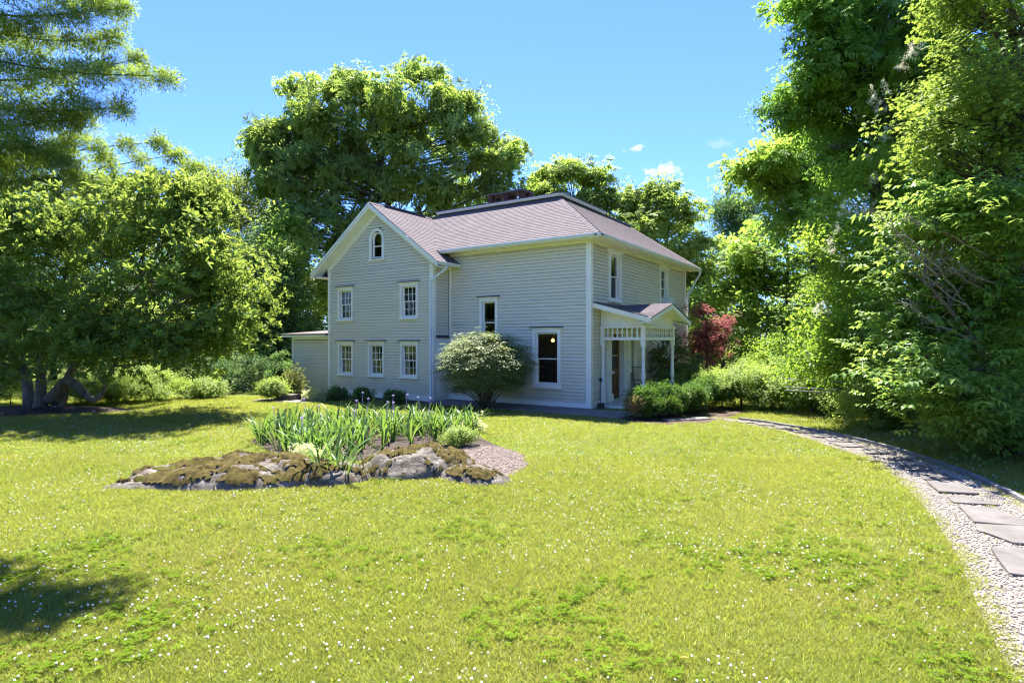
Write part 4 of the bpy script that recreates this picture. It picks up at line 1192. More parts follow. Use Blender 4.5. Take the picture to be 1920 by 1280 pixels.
class Leaves:
    """Quads for leaves of one spray; every leaf carries its own tone."""
    def __init__(self): self.v, self.f, self.t = [], [], []
    def leaf(self, p, d, up, L_, W, fold=0.25, droop=0.0, wide=0.45):
        p, d = Vector(p), Vector(d).normalized()
        s = d.cross(Vector(up))
        if s.length < 1e-3: s = d.cross(Vector((1, 0.3, 0)))
        s.normalize(); n = s.cross(d)
        mid = p + d * L_ * wide - n * 0.0
        tip = p + d * L_ + Vector((0, 0, -droop * L_))
        k = len(self.v)
        self.v += [p, mid + s * W / 2 + n * W * fold, tip, mid - s * W / 2 + n * W * fold, mid]
        self.f += [(k, k + 1, k + 2, k + 4), (k, k + 4, k + 2, k + 3)]
        self.t += [random.random()] * 5
    def strip(self, p, q, w, up=(0, 0, 1)):
        p, q = Vector(p), Vector(q); d = q - p; s = d.cross(Vector(up))
        if s.length < 1e-4: s = d.cross(Vector((1, 0, 0)))
        s = s.normalized() * w / 2; k = len(self.v)
        self.v += [p - s, p + s, q + s * .5, q - s * .5]; self.f.append((k, k + 1, k + 2, k + 3)); self.t += [random.random() * .5] * 4
    def obj(self, name, mat):
        me = bpy.data.meshes.new(name)
        me.from_pydata([tuple(v) for v in self.v], [], self.f)
        a = me.attributes.new('tone', 'FLOAT', 'POINT'); a.data.foreach_set('value', self.t)
        me.materials.append(mat)
        return unlinked(name, me)

def rdir(zlo=-1.0, zhi=1.0):
    z = random.uniform(zlo, zhi); a = random.uniform(0, 2 * math.pi); r = math.sqrt(max(0, 1 - z * z))
    return Vector((r * math.cos(a), r * math.sin(a), z))

def spray_compound(mat, n=6, rl=0.42, leaflets=6, ll=0.12, lw=0.042, droop=0.35):
    q = Leaves()
    for i in range(n):
        d = rdir(-0.15, 0.75); p = d * 0.05
        prev = p
        for k in range(leaflets + 1):
            f = (k + 1) / (leaflets + 1)
            c = p + d * rl * f + Vector((0, 0, -droop * rl * f * f))
            t = (c - prev).normalized(); prev = c
            s = t.cross(Vector((0, 0, 1))).normalized()
            sz = ll * (0.75 + 0.5 * math.sin(math.pi * f)) * random.uniform(.85, 1.15)
            if k < leaflets:
                for sg in (-1, 1): q.leaf(c, s * sg + t * 0.55 + Vector((0, 0, -0.25)), (0, 0, 1), sz, lw * sz / ll, 0.2, 0.15)
            else: q.leaf(c, t, (0, 0, 1), sz, lw, 0.2, 0.2)
    return q
def spray_rosette(mat, twigs=4, n=8, l=0.17, w=0.065):
    q = Leaves()
    for i in range(twigs):
        d = rdir(0.1, 0.95); c = d * random.uniform(0.10, 0.30)
        for k in range(n):
            a = 2.4 * k; e = Vector((math.cos(a), math.sin(a), 0.25 + 0.5 * random.random()))
            q.leaf(c + d * 0.015 * k, (e + d * 0.5), d, l * random.uniform(.7, 1.15), w, 0.18, 0.12, 0.58)
    return q
def spray_flat(mat, n=14, l=0.12, w=0.065, reach=0.36, droop=0.28, lift=0.05):
    """layered twig: opposite leaves hanging from a nearly flat fork"""
    q = Leaves()
    for b in range(3):
        a = b * 2.1 + random.uniform(-.4, .4); d = Vector((math.cos(a), math.sin(a), random.uniform(-.05, .25)))
        m = max(2, n // 6)
        q.strip((0, 0, 0), d * reach, 0.008)
        for k in range(m):
            c = d * reach * (k + 1) / m
            s = d.cross(Vector((0, 0, 1))).normalized()
            for sg in (-1, 1):
                q.leaf(c, s * sg * 0.8 + d * 0.55 + Vector((0, 0, -0.15)), (0, 0, 1), l * random.uniform(.75, 1.2), w * random.uniform(.85, 1.1), 0.16, droop, 0.42)
        q.leaf(d * reach, d, (0, 0, 1), l, w, 0.16, droop)
    return q
def spray_maple(mat, n=12, l=0.12, reach=0.30):
    q = Leaves()
    for i in range(n):
        c = rdir(-0.4, 1) * random.uniform(0.08, reach); d = (rdir(-0.5, 0.2) + c.normalized() * 0.6).normalized()
        for a, s in ((0, 1.0), (0.75, .8), (-0.75, .8), (1.5, .5), (-1.5, .5)):
            sd = d.cross(Vector((0, 0, 1)))
            if sd.length < .1: sd = Vector((1, 0, 0))
            sd.normalize()
            q.leaf(c, d * math.cos(a) + sd * math.sin(a), (0, 0, 1), l * s * .62, l * .30, 0.1, 0.15)
            for _ in range(5): q.t[-1 - _] = q.t[-1]
    return q
def spray_small(mat, n=34, l=0.06, w=0.03, reach=0.26, zlo=-0.3, flat=1.0):
    q = Leaves()
    for i in range(n):
        c = rdir(zlo, 1) * reach * random.uniform(0.25, 1) ** 0.6; c.z *= flat
        d = (c.normalized() + rdir() * 0.8).normalized()
        q.leaf(c, d, (0, 0, 1), l * random.uniform(.7, 1.3), w, 0.2, 0.1)
    return q
def spray_layer(mat, n=26, l=0.075, w=0.034, reach=0.26):
    """flat tier of small leaves, for the winged euonymus"""
    q = Leaves()
    for i in range(n):
        a = random.uniform(0, 6.28); r = reach * math.sqrt(random.random())
        c = Vector((r * math.cos(a), r * math.sin(a), random.uniform(-.02, .03)))
        d = Vector((math.cos(a + random.uniform(-.9, .9)), math.sin(a + random.uniform(-.9, .9)), random.uniform(-.1, .25)))
        q.leaf(c, d, (0, 0, 1), l * random.uniform(.7, 1.3), w * 1.2, 0.12, 0.05)
    return q
def spray_needle(mat, length=0.42, side=8, nl=0.060, nw=0.020):
    """frond of a yew: forked twig with two ranks of flat needles, lying along +X"""
    q = Leaves()
    def twig(p, d, ln):
        q.strip(p, p + d * ln, 0.008)
        s = d.cross(Vector((0, 0, 1))).normalized()
        m = int(ln / 0.034)
        for k in range(m):
            c = p + d * ln * (k + .5) / m + Vector((0, 0, -0.10 * (ln * k / m) ** 2))
            for sg in (-1, 1):
                q.leaf(c, s * sg + d * 0.6 + Vector((0, 0, random.uniform(-.25, .25))), (0, 0, 1), nl * random.uniform(.8, 1.2), nw, 0.1)
    twig(Vector((0, 0, 0)), Vector((1, 0, 0)), length)
    for k in range(side):
        f = 0.12 + 0.75 * k / side; sg = 1 if k % 2 else -1
        twig(Vector((length * f, 0, 0)), Vector((0.75, 0.75 * sg, random.uniform(-.2, .1))).normalized(), length * (0.50 - 0.32 * f))
    return q
def spray_weed(mat, n=8, h=0.5, l=0.09, w=0.05):
    q = Leaves()
    for i in range(n):
        p = Vector((random.uniform(-.12, .12), random.uniform(-.12, .12), 0)); d = (Vector((0, 0, 1)) + rdir(-.1, .1) * 0.45).normalized(); hh = h * random.uniform(.6, 1.15)
        for k in range(5):
            c = p + d * hh * (k + 1.2) / 6; a = k * 2.2 + i
            q.leaf(c, Vector((math.cos(a), math.sin(a), 0.15)), (0, 0, 1), l * random.uniform(.8, 1.3), w, 0.15, 0.25)
        q.strip(p, p + d * hh, 0.008, (0, 1, 0))
    return q
def spray_blossom(mat, n=90, ln=0.30):
    q = Leaves()
    for i in range(n):
        f = random.random(); r = 0.10 * (1 - f * .7)
        c = Vector((random.gauss(0, r * .6), random.gauss(0, r * .6), ln * f)); q.leaf(c, rdir(), rdir(), 0.022, 0.02, 0.1)
    return q

def family(fn, mat, k, **kw):
    return [fn(mat, **kw).obj('spray_source', mat) for _ in range(k)]

_groups = {}
def scatter_group(key, objs):
    """geometry nodes: the host's points each carry one of the sprays (mesh instances belonging to the host object)"""
    if key in _groups: return _groups[key]
    ng = bpy.data.node_groups.new('scatter_' + key, 'GeometryNodeTree')
    ng.interface.new_socket('Geometry', in_out='INPUT', socket_type='NodeSocketGeometry')
    ng.interface.new_socket('Geometry', in_out='OUTPUT', socket_type='NodeSocketGeometry')
    n, l = ng.nodes, ng.links
    gi, go = n.new('NodeGroupInput'), n.new('NodeGroupOutput')
    join = n.new('GeometryNodeJoinGeometry')
    for o in reversed(objs):
        oi = n.new('GeometryNodeObjectInfo'); oi.inputs['Object'].default_value = o; oi.inputs['As Instance'].default_value = False
        g2 = n.new('GeometryNodeGeometryToInstance')
        l.new(oi.outputs['Geometry'], g2.inputs[0]); l.new(g2.outputs[0], join.inputs[0])
    iop = n.new('GeometryNodeInstanceOnPoints')
    l.new(gi.outputs[0], iop.inputs['Points']); l.new(join.outputs[0], iop.inputs['Instance'])
    iop.inputs['Pick Instance'].default_value = True
    def named(nm, typ):
        a = n.new('GeometryNodeInputNamedAttribute'); a.data_type = typ; a.inputs['Name'].default_value = nm
        return a.outputs['Attribute']
    l.new(named('pick', 'INT'), iop.inputs['Instance Index'])
    l.new(named('turn', 'FLOAT_VECTOR'), iop.inputs['Rotation'])
    l.new(named('size', 'FLOAT_VECTOR'), iop.inputs['Scale'])
    l.new(iop.outputs[0], go.inputs[0])
    _groups[key] = ng
    return ng

def eulers(nrm, spin):
    z = nrm / np.maximum(1e-6, np.linalg.norm(nrm, axis=1, keepdims=True))
    ref = np.where(np.abs(z[:, 2:3]) < 0.95, np.array([[0, 0, 1.0]]), np.array([[1.0, 0, 0]]))
    x0 = np.cross(ref, z); x0 /= np.maximum(1e-6, np.linalg.norm(x0, axis=1, keepdims=True)); y0 = np.cross(z, x0)
    c, s = np.cos(spin)[:, None], np.sin(spin)[:, None]
    x = x0 * c + y0 * s; y = np.cross(z, x)
    return mat_euler(x, y, z)
def mat_euler(x, y, z):
    return np.stack([np.arctan2(y[:, 2], z[:, 2]), np.arcsin(np.clip(-x[:, 2], -1, 1)), np.arctan2(x[:, 1], x[:, 0])], 1)

def scatter(name, key, objs, pts, rot, size, parent=None, rnd=None, **kw):
    n = len(pts)
    me = bpy.data.meshes.new(name)
    me.vertices.add(n); me.vertices.foreach_set('co', np.asarray(pts, np.float32).ravel())
    a = me.attributes.new('turn', 'FLOAT_VECTOR', 'POINT'); a.data.foreach_set('vector', np.asarray(rot, np.float32).ravel())
    size = np.asarray(size, np.float32)
    if size.ndim == 1: size = np.repeat(size[:, None], 3, 1)
    a = me.attributes.new('size', 'FLOAT_VECTOR', 'POINT'); a.data.foreach_set('vector', size.ravel())
    a = me.attributes.new('pick', 'INT', 'POINT'); a.data.foreach_set('value', rng.integers(0, len(objs), n).astype(np.int32))
    a = me.attributes.new('rnd', 'FLOAT', 'POINT'); a.data.foreach_set('value', np.asarray(rng.random(n) if rnd is None else rnd, np.float32))
    o = link_mesh(name, me, parent, **kw)
    md = o.modifiers.new('scatter', 'NODES'); md.node_group = scatter_group(key, objs)
    return o

SP = {
    'walnut': family(spray_compound, L['walnut'], 4, n=6, rl=0.36, leaflets=4, ll=0.16, lw=0.058, droop=0.25) + family(spray_small, L['walnut'], 2, n=26, l=0.17, w=0.06, reach=0.42, zlo=-.6),
    'walnut_far': family(spray_compound, L['walnut_far'], 4, n=6, rl=0.46, leaflets=3, ll=0.25, lw=0.10, droop=0.25) + family(spray_small, L['walnut_far'], 2, n=26, l=0.25, w=0.10, reach=0.55, zlo=-.6),
    'magnolia': family(spray_rosette, L['magnolia'], 5),
    'olive': family(spray_small, L['olive'], 4, n=40, l=0.13, w=0.07, reach=0.45),
    'yellow': family(spray_compound, L['yellow'], 3, n=5, rl=0.34, leaflets=4, ll=0.14, lw=0.065) + family(spray_small, L['yellow'], 3, n=28, l=0.17, w=0.08, reach=0.40, zlo=-.5),
    'maple': family(spray_maple, L['maple'], 5, n=11, l=0.17, reach=0.34),
    'dogwood': family(spray_flat, L['dogwood'], 5, n=18, l=0.13, w=0.072),
    'lilac': family(spray_small, L['lilac'], 4, n=30, l=0.11, w=0.065, reach=0.32),
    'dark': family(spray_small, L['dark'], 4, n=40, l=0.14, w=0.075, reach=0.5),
    'needle': family(spray_small, L['needle'], 5, n=60, l=0.15, w=0.03, reach=0.34, zlo=-.5, flat=.6),
    'redmaple': family(spray_maple, L['redmaple'], 4, n=12, l=0.15, reach=0.30),
    'bush': family(spray_layer, L['bush'], 4),
    'box': family(spray_small, L['box'], 4, n=40, l=0.05, w=0.028, reach=0.13),
    'weed': family(spray_weed, L['weed'], 4),
    'hydrangea': family(spray_small, L['hydrangea'], 3, n=26, l=0.085, w=0.055, reach=0.18),
    'pale': family(spray_small, L['pale'], 3, n=30, l=0.07, w=0.04, reach=0.16),
    'rhodo': family(spray_rosette, L['rhodo'], 3, twigs=3, n=7, l=0.10, w=0.04),
    'bloom': family(spray_blossom, L['bloom'], 3),
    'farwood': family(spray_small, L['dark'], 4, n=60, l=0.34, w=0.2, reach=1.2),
}

def lobe_points(lobes, per_m2, clump=0.5, per_clump=7, under=0.35, inner=0.55):
    """sprays gathered in clumps over the outer part of each lobe -> points, outward directions"""
    P, N = [], []
    for (c, r) in lobes:
        r = np.array(r if hasattr(r, '__len__') else (r, r, r), float)
        k = max(3, int(per_m2 * 4 * math.pi * float(np.prod(r)) ** (2 / 3) / per_clump))
        z = rng.uniform(-1, 1, k); keep = (z > -0.35) | (rng.random(k) < under); z = z[keep]; k = len(z)
        a = rng.uniform(0, 2 * np.pi, k); s = np.sqrt(1 - z * z)
        d = np.stack([s * np.cos(a), s * np.sin(a), z], 1)
        cen = np.asarray(c)[None] + d * r[None] * rng.uniform(inner, 1.14, (k, 1))
        spread = np.clip(np.exp(rng.normal(0, .36, k)), .5, 1.6)
        n = rng.poisson(per_clump * np.clip(spread, .5, 1.8)) + 1
        idx = np.repeat(np.arange(k), n)
        j = np.clip(rng.normal(0, 1, (len(idx), 3)), -1.9, 1.9) * clump * spread[idx][:, None] * np.array([[1, 1, 0.62]])
        p = cen[idx] + j
        P.append(p); N.append(d[idx] + j / clump * 0.35)
    return np.concatenate(P), np.concatenate(N)

def limb(mb, p0, p1, r0, r1, sag=0.12, seg=6, n=7):
    p0, p1 = Vector(p0), Vector(p1); L_ = (p1 - p0).length
    j = Vector((random.uniform(-1, 1), random.uniform(-1, 1), random.uniform(-.3, .5))) * L_ * sag
    pts, rad = [], []
    for k in range(seg + 1):
        f = k / seg
        wob = Vector((random.uniform(-1, 1), random.uniform(-1, 1), random.uniform(-1, 1))) * L_ * 0.018 * (0 < k < seg)
        pts.append(p0.lerp(p1, f) + j * math.sin(math.pi * f) + wob); rad.append(r0 + (r1 - r0) * f ** 0.8)
    mb.tube(pts, rad, n)
    return pts

def tree(name, label, category, base, lobes, spray, size, dens, trunk_r, bark='bark', group=None, clump=0.5, per_clump=7, upness=0.7, fork=0.35, trunks=None, twigs=True, under=0.35, extra_lobes=2, limbs=True, inner=0.55, flat=False, hang=0.0):
    """a tree or shrub: trunk with limbs running out to the foliage masses, twigs, and the crown"""
    base = Vector(base)
    root = empty(name, base, 0, label=label, category=category, group=group)
    lob = []
    for c, r in lobes:
        c = Vector(c) - base; rr = r if hasattr(r, '__len__') else (r, r, r * 0.85)
        lob.append((c, rr))
        for _ in range(extra_lobes):
            d = rdir(-0.5, 0.9); f = random.uniform(0.35, 0.55)
            lob.append((c + Vector((d.x * rr[0], d.y * rr[1], d.z * rr[2])) * random.uniform(.75, 1.05), tuple(x * f for x in rr)))
    top = max(c.z + r[2] * .5 for c, r in lob); cen = sum((c for c, r in lob), Vector()) / len(lob)
    mb = MB()
    if trunk_r > 0:
        if trunks is None:
            trunks = [[(0, 0, -0.1), (random.uniform(-.1, .1), random.uniform(-.1, .1), top * .2), (cen.x * .35, cen.y * .35, top * .45), (cen.x * .8, cen.y * .8, top * .85)]]
        tl = []
        for t in trunks:
            pts = [Vector(p) for p in t]; fine = []
            for i in range(len(pts) - 1):
                for k in range(4): fine.append(pts[i].lerp(pts[i + 1], k / 4) + Vector((random.uniform(-1, 1), random.uniform(-1, 1), 0)) * trunk_r * .18 * (i + k > 0))
            fine.append(pts[-1]); fine = smooth(fine, 2)
            m = len(fine); rad = [trunk_r * ((1.35 if k == 0 else 1.12 if k == 1 else 1.0) * (1 - 0.82 * k / (m - 1))) / (1 if len(trunks) == 1 else len(trunks) ** .3) for k in range(m)]
            mb.tube(fine, rad, 10); tl.append((fine, rad))
        tr = mb.build('trunk', M[bark], root)
        if limbs:
            mb = MB()
            for c, r in lob:
                best = None
                for fine, rad in tl:
                    for k in range(2, len(fine)):
                        p = fine[k]
                        if p.z > c.z - 0.1 * (c - p).length and k > 2: continue
                        d = (c - p).length + 0.6 * max(0, fork * top - p.z)
                        if best is None or d < best[0]: best = (d, p, rad[k])
                if best is None: best = (0, tl[0][0][len(tl[0][0]) // 2], tl[0][1][len(tl[0][0]) // 2])
                pts = limb(mb, best[1], c, min(best[2] * .75, 0.02 + 0.055 * max(r)), 0.012 + 0.004 * max(r))
                if twigs:
                    for _ in range(7):
                        d = rdir(-0.3, 1); q = c + Vector((d.x * r[0], d.y * r[1], d.z * r[2])) * random.uniform(.6, .95)
                        limb(mb, pts[random.choice((3, 4, 5))], q, 0.010 + 0.006 * max(r), 0.004, 0.1, 4, 4)
            mb.build('branches', M[bark], root, kind='stuff')
    P, N = lobe_points([(tuple(c), r) for c, r in lob], dens, clump, per_clump, under, inner)
    N = N * (1 - upness) + np.array([[0, 0, 1.0]]) * upness + rng.normal(0, 0.22, N.shape)
    if flat: N = np.array([[0, 0, 1.0]]) + rng.normal(0, 0.30, N.shape)
    ok = P[:, 2] + base.z > 0.02
    P, N = P[ok], N[ok]
    scatter('crown', spray, SP[spray], P, eulers(N, rng.uniform(0, 6.283, len(P))), size * rng.uniform(0.7, 1.3, len(P)), root, kind='stuff')
    return root

def lobes_px(y, spec, dy=0.35, rs=1.0):
    """foliage masses given by bearing and angular radius as seen from the camera, at distance y (metres)"""
    out = []
    for s in spec:
        u, v, r = s[:3]; off = s[3] if len(s) > 3 else random.uniform(-1, 1) * dy * 4
        yy = y + off
        out.append((at(u, v, yy), r * yy / F * rs))
    return out
# ------------------------------------------------------------------ trees and shrubs behind the house
Y1 = 37.0
tree('walnut_tree', 'tallest broad walnut tree rising behind the farmhouse roof', 'tree', (-6.5, 38, 0), lobes_px(Y1, [
    (560, 185, 38), (610, 175, 45), (660, 150, 42), (690, 190, 60), (745, 190, 50), (800, 150, 36), (830, 190, 48), (880, 205, 36), (885, 265, 48), (930, 300, 36), (925, 355, 36), (945, 285, 26),
    (510, 265, 34), (545, 250, 42), (600, 255, 60), (660, 265, 60), (730, 270, 60), (800, 260, 60), (850, 330, 55), (540, 320, 40), (580, 335, 50), (640, 350, 55), (710, 350, 60), (780, 360, 55), (880, 380, 45),
    (560, 400, 45), (620, 420, 60), (690, 420, 50), (580, 470, 50), (640, 490, 55), (570, 540, 50), (620, 570, 50), (540, 590, 40), (600, 640, 55), (560, 690, 45), (500, 270, 22), (600, 720, 50), (490, 275, 16), (508, 305, 22), (505, 350, 18), (530, 400, 28), (525, 460, 28), (500, 250, 20), (530, 340, 36), (525, 300, 30), (560, 350, 40), (545, 430, 36), (590, 300, 46), (650, 310, 50), (700, 310, 50), (760, 310, 50), (610, 220, 46), (700, 240, 50), (780, 220, 46), (850, 240, 44), (900, 310, 44), (640, 390, 50), (820, 380, 50), (760, 440, 60), (840, 430, 60), (920, 420, 50), (720, 520, 60)], 0.5, 0.82),
    'walnut_far', 0.9, 1.5, 0.48, clump=0.42, per_clump=7, upness=0.45, extra_lobes=3, fork=0.25, inner=0.25)
tree('hickory_tree', 'pale green treetop just right of the brick chimney', 'tree', (3.2, 37, 0), lobes_px(36, [
    (1030, 345, 24), (1065, 328, 28), (1100, 335, 32), (1130, 350, 26), (1050, 375, 35), (1105, 380, 38), (1145, 385, 25), (1080, 420, 45), (1010, 362, 16), (1120, 440, 45)], 0.4, 0.85), 'walnut_far', 0.9, 1.7, 0.30, clump=0.4, upness=.7, inner=.3, group=None)
tree('hickory_tree', 'rounded pale green tree above the right end of the main roof', 'tree', (8.6, 34, 0), lobes_px(33, [
    (1190, 382, 22), (1245, 372, 22), (1225, 395, 36), (1275, 400, 28), (1180, 410, 30), (1265, 440, 36), (1215, 450, 40), (1300, 470, 30), (1285, 500, 42), (1315, 525, 30), (1310, 580, 36), (1325, 630, 32), (1300, 650, 40), (1160, 430, 25)], 0.4, 0.85), 'walnut_far', 0.9, 1.7, 0.30, clump=0.4, upness=.7, inner=.3)
tree('maple_tree', 'dark green maple filling the gap right of the red leaved maple', 'tree', (12.0, 33, 0), lobes_px(33, [
    (1355, 560, 32), (1330, 520, 28), (1340, 590, 40), (1375, 610, 38), (1380, 670, 40), (1345, 690, 40), (1400, 640, 36), (1360, 735, 36), (1395, 720, 36)], 0.3), 'maple', 1.1, 2.1, 0.22)
tree('oak_tree', 'dark narrow treetop standing far beyond the yellow green locust', 'tree', (21, 52, 0), lobes_px(52, [
    (1380, 400, 22), (1410, 390, 18), (1360, 430, 22), (1400, 440, 34), (1370, 480, 36), (1420, 480, 36), (1355, 405, 12), (1390, 540, 45), (1350, 560, 40)], 0.3, 0.85), 'dark', 1.5, 1.1, 0.35, clump=0.6)
tree('locust_tree', 'airy yellow green locust with a spreading pointed top', 'tree', (12.6, 24, 0), lobes_px(24, [
    (1405, 330, 16), (1430, 318, 20), (1465, 300, 22), (1500, 280, 24), (1530, 265, 30), (1480, 335, 24), (1540, 320, 34), (1510, 360, 30), (1570, 375, 40), (1450, 365, 20), (1545, 420, 38), (1490, 410, 24), (1590, 300, 40), (1600, 440, 45), (1480, 260, 18), (1455, 340, 14)], 0.35, 0.9), 'yellow', 1.05, 1.5, 0.22, clump=0.38, fork=0.3, inner=.3)
tree('maple_tree', 'yellow green maple with rounded tiers beyond the right lawn', 'tree', (13.4, 28.6, 0), lobes_px(28.6, [
    (1380, 505, 28), (1420, 470, 32), (1460, 455, 36), (1500, 470, 38), (1540, 490, 44), (1375, 560, 36), (1415, 540, 44), (1470, 540, 50), (1530, 560, 50), (1580, 540, 50), (1400, 610, 44), (1460, 620, 50), (1520, 640, 50), (1580, 640, 50), (1420, 670, 36), (1490, 690, 36), (1550, 700, 36)], 0.35), 'yellow', 1.3, 2.2, 0.25, clump=0.5, upness=0.8)
tree('black_walnut_tree', 'tall black walnut with feathery leaves leaning over the right lawn', 'tree', (11.2, 17.8, 0), lobes_px(17, [
    (1545, 20, 34), (1590, 10, 44), (1640, 40, 50), (1700, 30, 60), (1540, 75, 30), (1580, 90, 44), (1640, 110, 55), (1700, 110, 60), (1520, 140, 28), (1555, 170, 40), (1610, 180, 50), (1670, 190, 55), (1495, 200, 20), (1530, 225, 30), (1580, 250, 44), (1640, 260, 50), (1700, 260, 55), (1600, -60, 60), (1680, -80, 70), (1530, -30, 30), (1560, 300, 36), (1620, 330, 44), (1760, -20, 70), (1760, 150, 60), (1600, -150, 60), (1690, -170, 70), (1515, 20, 18)], 0.3, 0.92), 'walnut', 1.0, 0.72, 0.30, clump=0.34, upness=0.6, fork=0.25, inner=.3)
lil = tree('lilac_tree', 'tree lilac with drooping cream blossom clusters', 'tree', (10.4, 16.2, 0), lobes_px(15.6, [
    (1690, 110, 40), (1650, 200, 44), (1660, 280, 50), (1620, 340, 50), (1690, 350, 60), (1600, 410, 50), (1660, 430, 60), (1570, 470, 44), (1620, 500, 60), (1690, 500, 60), (1555, 550, 40), (1600, 580, 56), (1670, 590, 60), (1570, 640, 44), (1630, 660, 56), (1560, 690, 36), (1720, 200, 50), (1740, 420, 60)], 0.3, 0.92), 'lilac', 1.0, 1.9, 0.16, clump=0.34, inner=.35, trunks=[[(0, 0, -.1), (.1, 0, 1.5), (-.3, -.2, 3.5), (-.5, -.5, 5.5)], [(.2, .2, -.1), (.6, .2, 1.5), (.9, -.2, 3.6), (.6, -.6, 6.5)]])
bp = []
for u, v, n in ((1712, 92, 5), (1700, 105, 4), (1650, 170, 3), (1705, 120, 3), (1640, 196, 3), (1655, 205, 3), (1672, 250, 2), (1660, 270, 3), (1642, 290, 2), (1640, 345, 3), (1600, 385, 4), (1630, 392, 3), (1587, 398, 3), (1562, 430, 2), (1557, 470, 3), (1570, 465, 2), (1585, 500, 2), (1540, 580, 2), (1527, 585, 3), (1690, 300, 2), (1610, 410, 3), (1645, 330, 2)):
    for _ in range(n):
        bp.append(at(u + random.uniform(-14, 14), v + random.uniform(-8, 8), 13.9 + random.uniform(-.3, .2)) - lil.location)
bp = np.array(bp); N = rng.normal(0, 0.5, bp.shape) + np.array([[-.2, -.5, 0.55]])
scatter('blossom', 'bloom', SP['bloom'], bp, eulers(N, rng.uniform(0, 6.28, len(bp))), rng.uniform(.6, .95, len(bp)), lil, kind='stuff')
tree('maple_tree', 'bright yellow green maple filling the top right of the view', 'tree', (11.6, 12.6, 0), lobes_px(11.4, [
    (1790, 40, 50), (1840, 20, 60), (1890, 60, 60), (1800, 110, 50), (1860, 130, 60), (1910, 160, 60), (1770, 180, 40), (1830, 200, 50), (1740, 240, 30), (1780, 260, 36), (1880, 230, 55), (1940, 60, 70), (1950, 240, 60), (1760, 290, 24), (1840, 280, 40), (1900, 310, 50), (1830, -60, 70), (1900, -80, 70), (1780, 0, 40), (1960, -40, 70), (1800, -140, 70), (1900, -170, 80), (2030, 100, 80), (2040, 300, 80)], 0.25, 0.92), 'maple', 0.72, 3.8, 0.24, clump=0.3, upness=0.75)

# dogwood at the right edge: limbs and dead twigs show, leaves hang in tiers
dog_base = Vector((9.7, 11.2, 0))
dog = tree('dogwood_tree', 'dogwood with broad hanging leaves and bare grey twigs at the right edge', 'tree', dog_base, lobes_px(10.9, [
    (1890, 390, 50), (1830, 420, 45), (1770, 400, 36), (1740, 440, 34), (1850, 480, 55), (1910, 500, 60), (1720, 500, 34, .8), (1790, 520, 44), (1870, 570, 60), (1700, 560, 36, 1.0), (1760, 590, 44), (1830, 640, 60), (1900, 660, 60), (1690, 620, 36, 1.0), (1740, 660, 50, .6), (1800, 700, 60), (1870, 730, 60), (1930, 760, 60), (1735, 715, 40), (1780, 760, 40), (1840, 775, 50), (1910, 800, 50), (1820, 805, 26), (1885, 830, 28), (1640, 645, 24, 3.6), (1610, 670, 20, 3.8), (1660, 600, 26, 3.2), (1960, 600, 70), (1970, 420, 70), (1690, 690, 36, 1.8)], 0.22, 0.92), 'dogwood', 0.98, 2.7, 0.15, 'greybark', clump=0.30, per_clump=6, flat=True,
    trunks=[[(0, 0, -.1), (-.2, 0, .8), (-.7, -.2, 1.7), (-1.5, -.4, 2.6), (-2.2, -.5, 3.3)], [(.1, .1, -.1), (.3, 0, 1.2), (.2, -.2, 2.8), (-.2, -.3, 4.6)], [(0, .1, -.1), (-.7, .2, .9), (-1.7, .1, 1.7), (-2.7, 0, 2.1)]])
mb = MB()
for (u0, v0_, u1, v1_) in ((1840, 600, 1700, 480), (1800, 560, 1690, 430), (1830, 640, 1700, 560), (1880, 560, 1760, 470), (1900, 540, 1800, 500), (1760, 520, 1650, 400), (1850, 480, 1700, 400)):
    p = limb(mb, at(u0, v0_, 10.6) - dog_base, at(u1, v1_, 10.1) - dog_base, 0.022, 0.007, 0.10, 8, 6)
    for k in range(2, 8):
        for _ in range(2):
            q = p[k] + Vector((random.uniform(-.55, .1), random.uniform(-.25, .15), random.uniform(-.12, .32)))
            p2 = limb(mb, p[k], q, 0.008, 0.003, 0.15, 4, 4)
            for _ in range(2): limb(mb, p2[2], p2[2] + Vector((random.uniform(-.25, .08), random.uniform(-.1, .1), random.uniform(-.08, .2))), 0.004, 0.002, 0.15, 3, 4)
mb.build('dead_twigs', M['deadwood'], dog, kind='stuff')
# the dogwood leaves that show largest, one by one
def big_leaf():
    mb = MB(); l, w = 0.13, 0.074
    rows = [(0, 0.0), (.12, .55), (.3, .92), (.45, 1.0), (.65, .8), (.85, .38), (1, 0)]
    vs, fs = [], []
    for f, k in rows:
        z = -0.22 * l * f * f
        vs += [(-w / 2 * k, l * f, z + .012 * k), (0, l * f, z), (w / 2 * k, l * f, z + .012 * k)]
    for i in range(len(rows) - 1):
        a = 3 * i
        fs += [(a, a + 1, a + 4, a + 3), (a + 1, a + 2, a + 5, a + 4)]
    mb.add(vs, fs, 0.5, True); return mb
leaf_me = [big_leaf().mesh('leaf', L['dogwood']) for _ in range(2)]
for me, t in zip(leaf_me, (0.25, 0.8)):
    me.attributes['tone'].data.foreach_set('value', [t] * len(me.vertices))
k = 0
while k < 300:
    u, v = random.uniform(1760, 1960), random.uniform(420, 850)
    if v < 560 and u < 1830 or v > 785 + (u - 1700) * .3: continue
    p = at(u, v, 10.05 + random.uniform(-.12, .25)) - dog_base
    if (p + dog_base).z < 0.12: continue
    for sg in (-1, 1):
        o = link_mesh('leaf', leaf_me[k % 2], dog); o.location = p
        o.rotation_euler = (random.uniform(-1.0, -.35), random.uniform(-.3, .3), random.uniform(0, 6.28) + (0 if sg > 0 else math.pi)); o.scale = (1, 1, 1) if k % 3 else (.85, .85, .85)
        k += 1
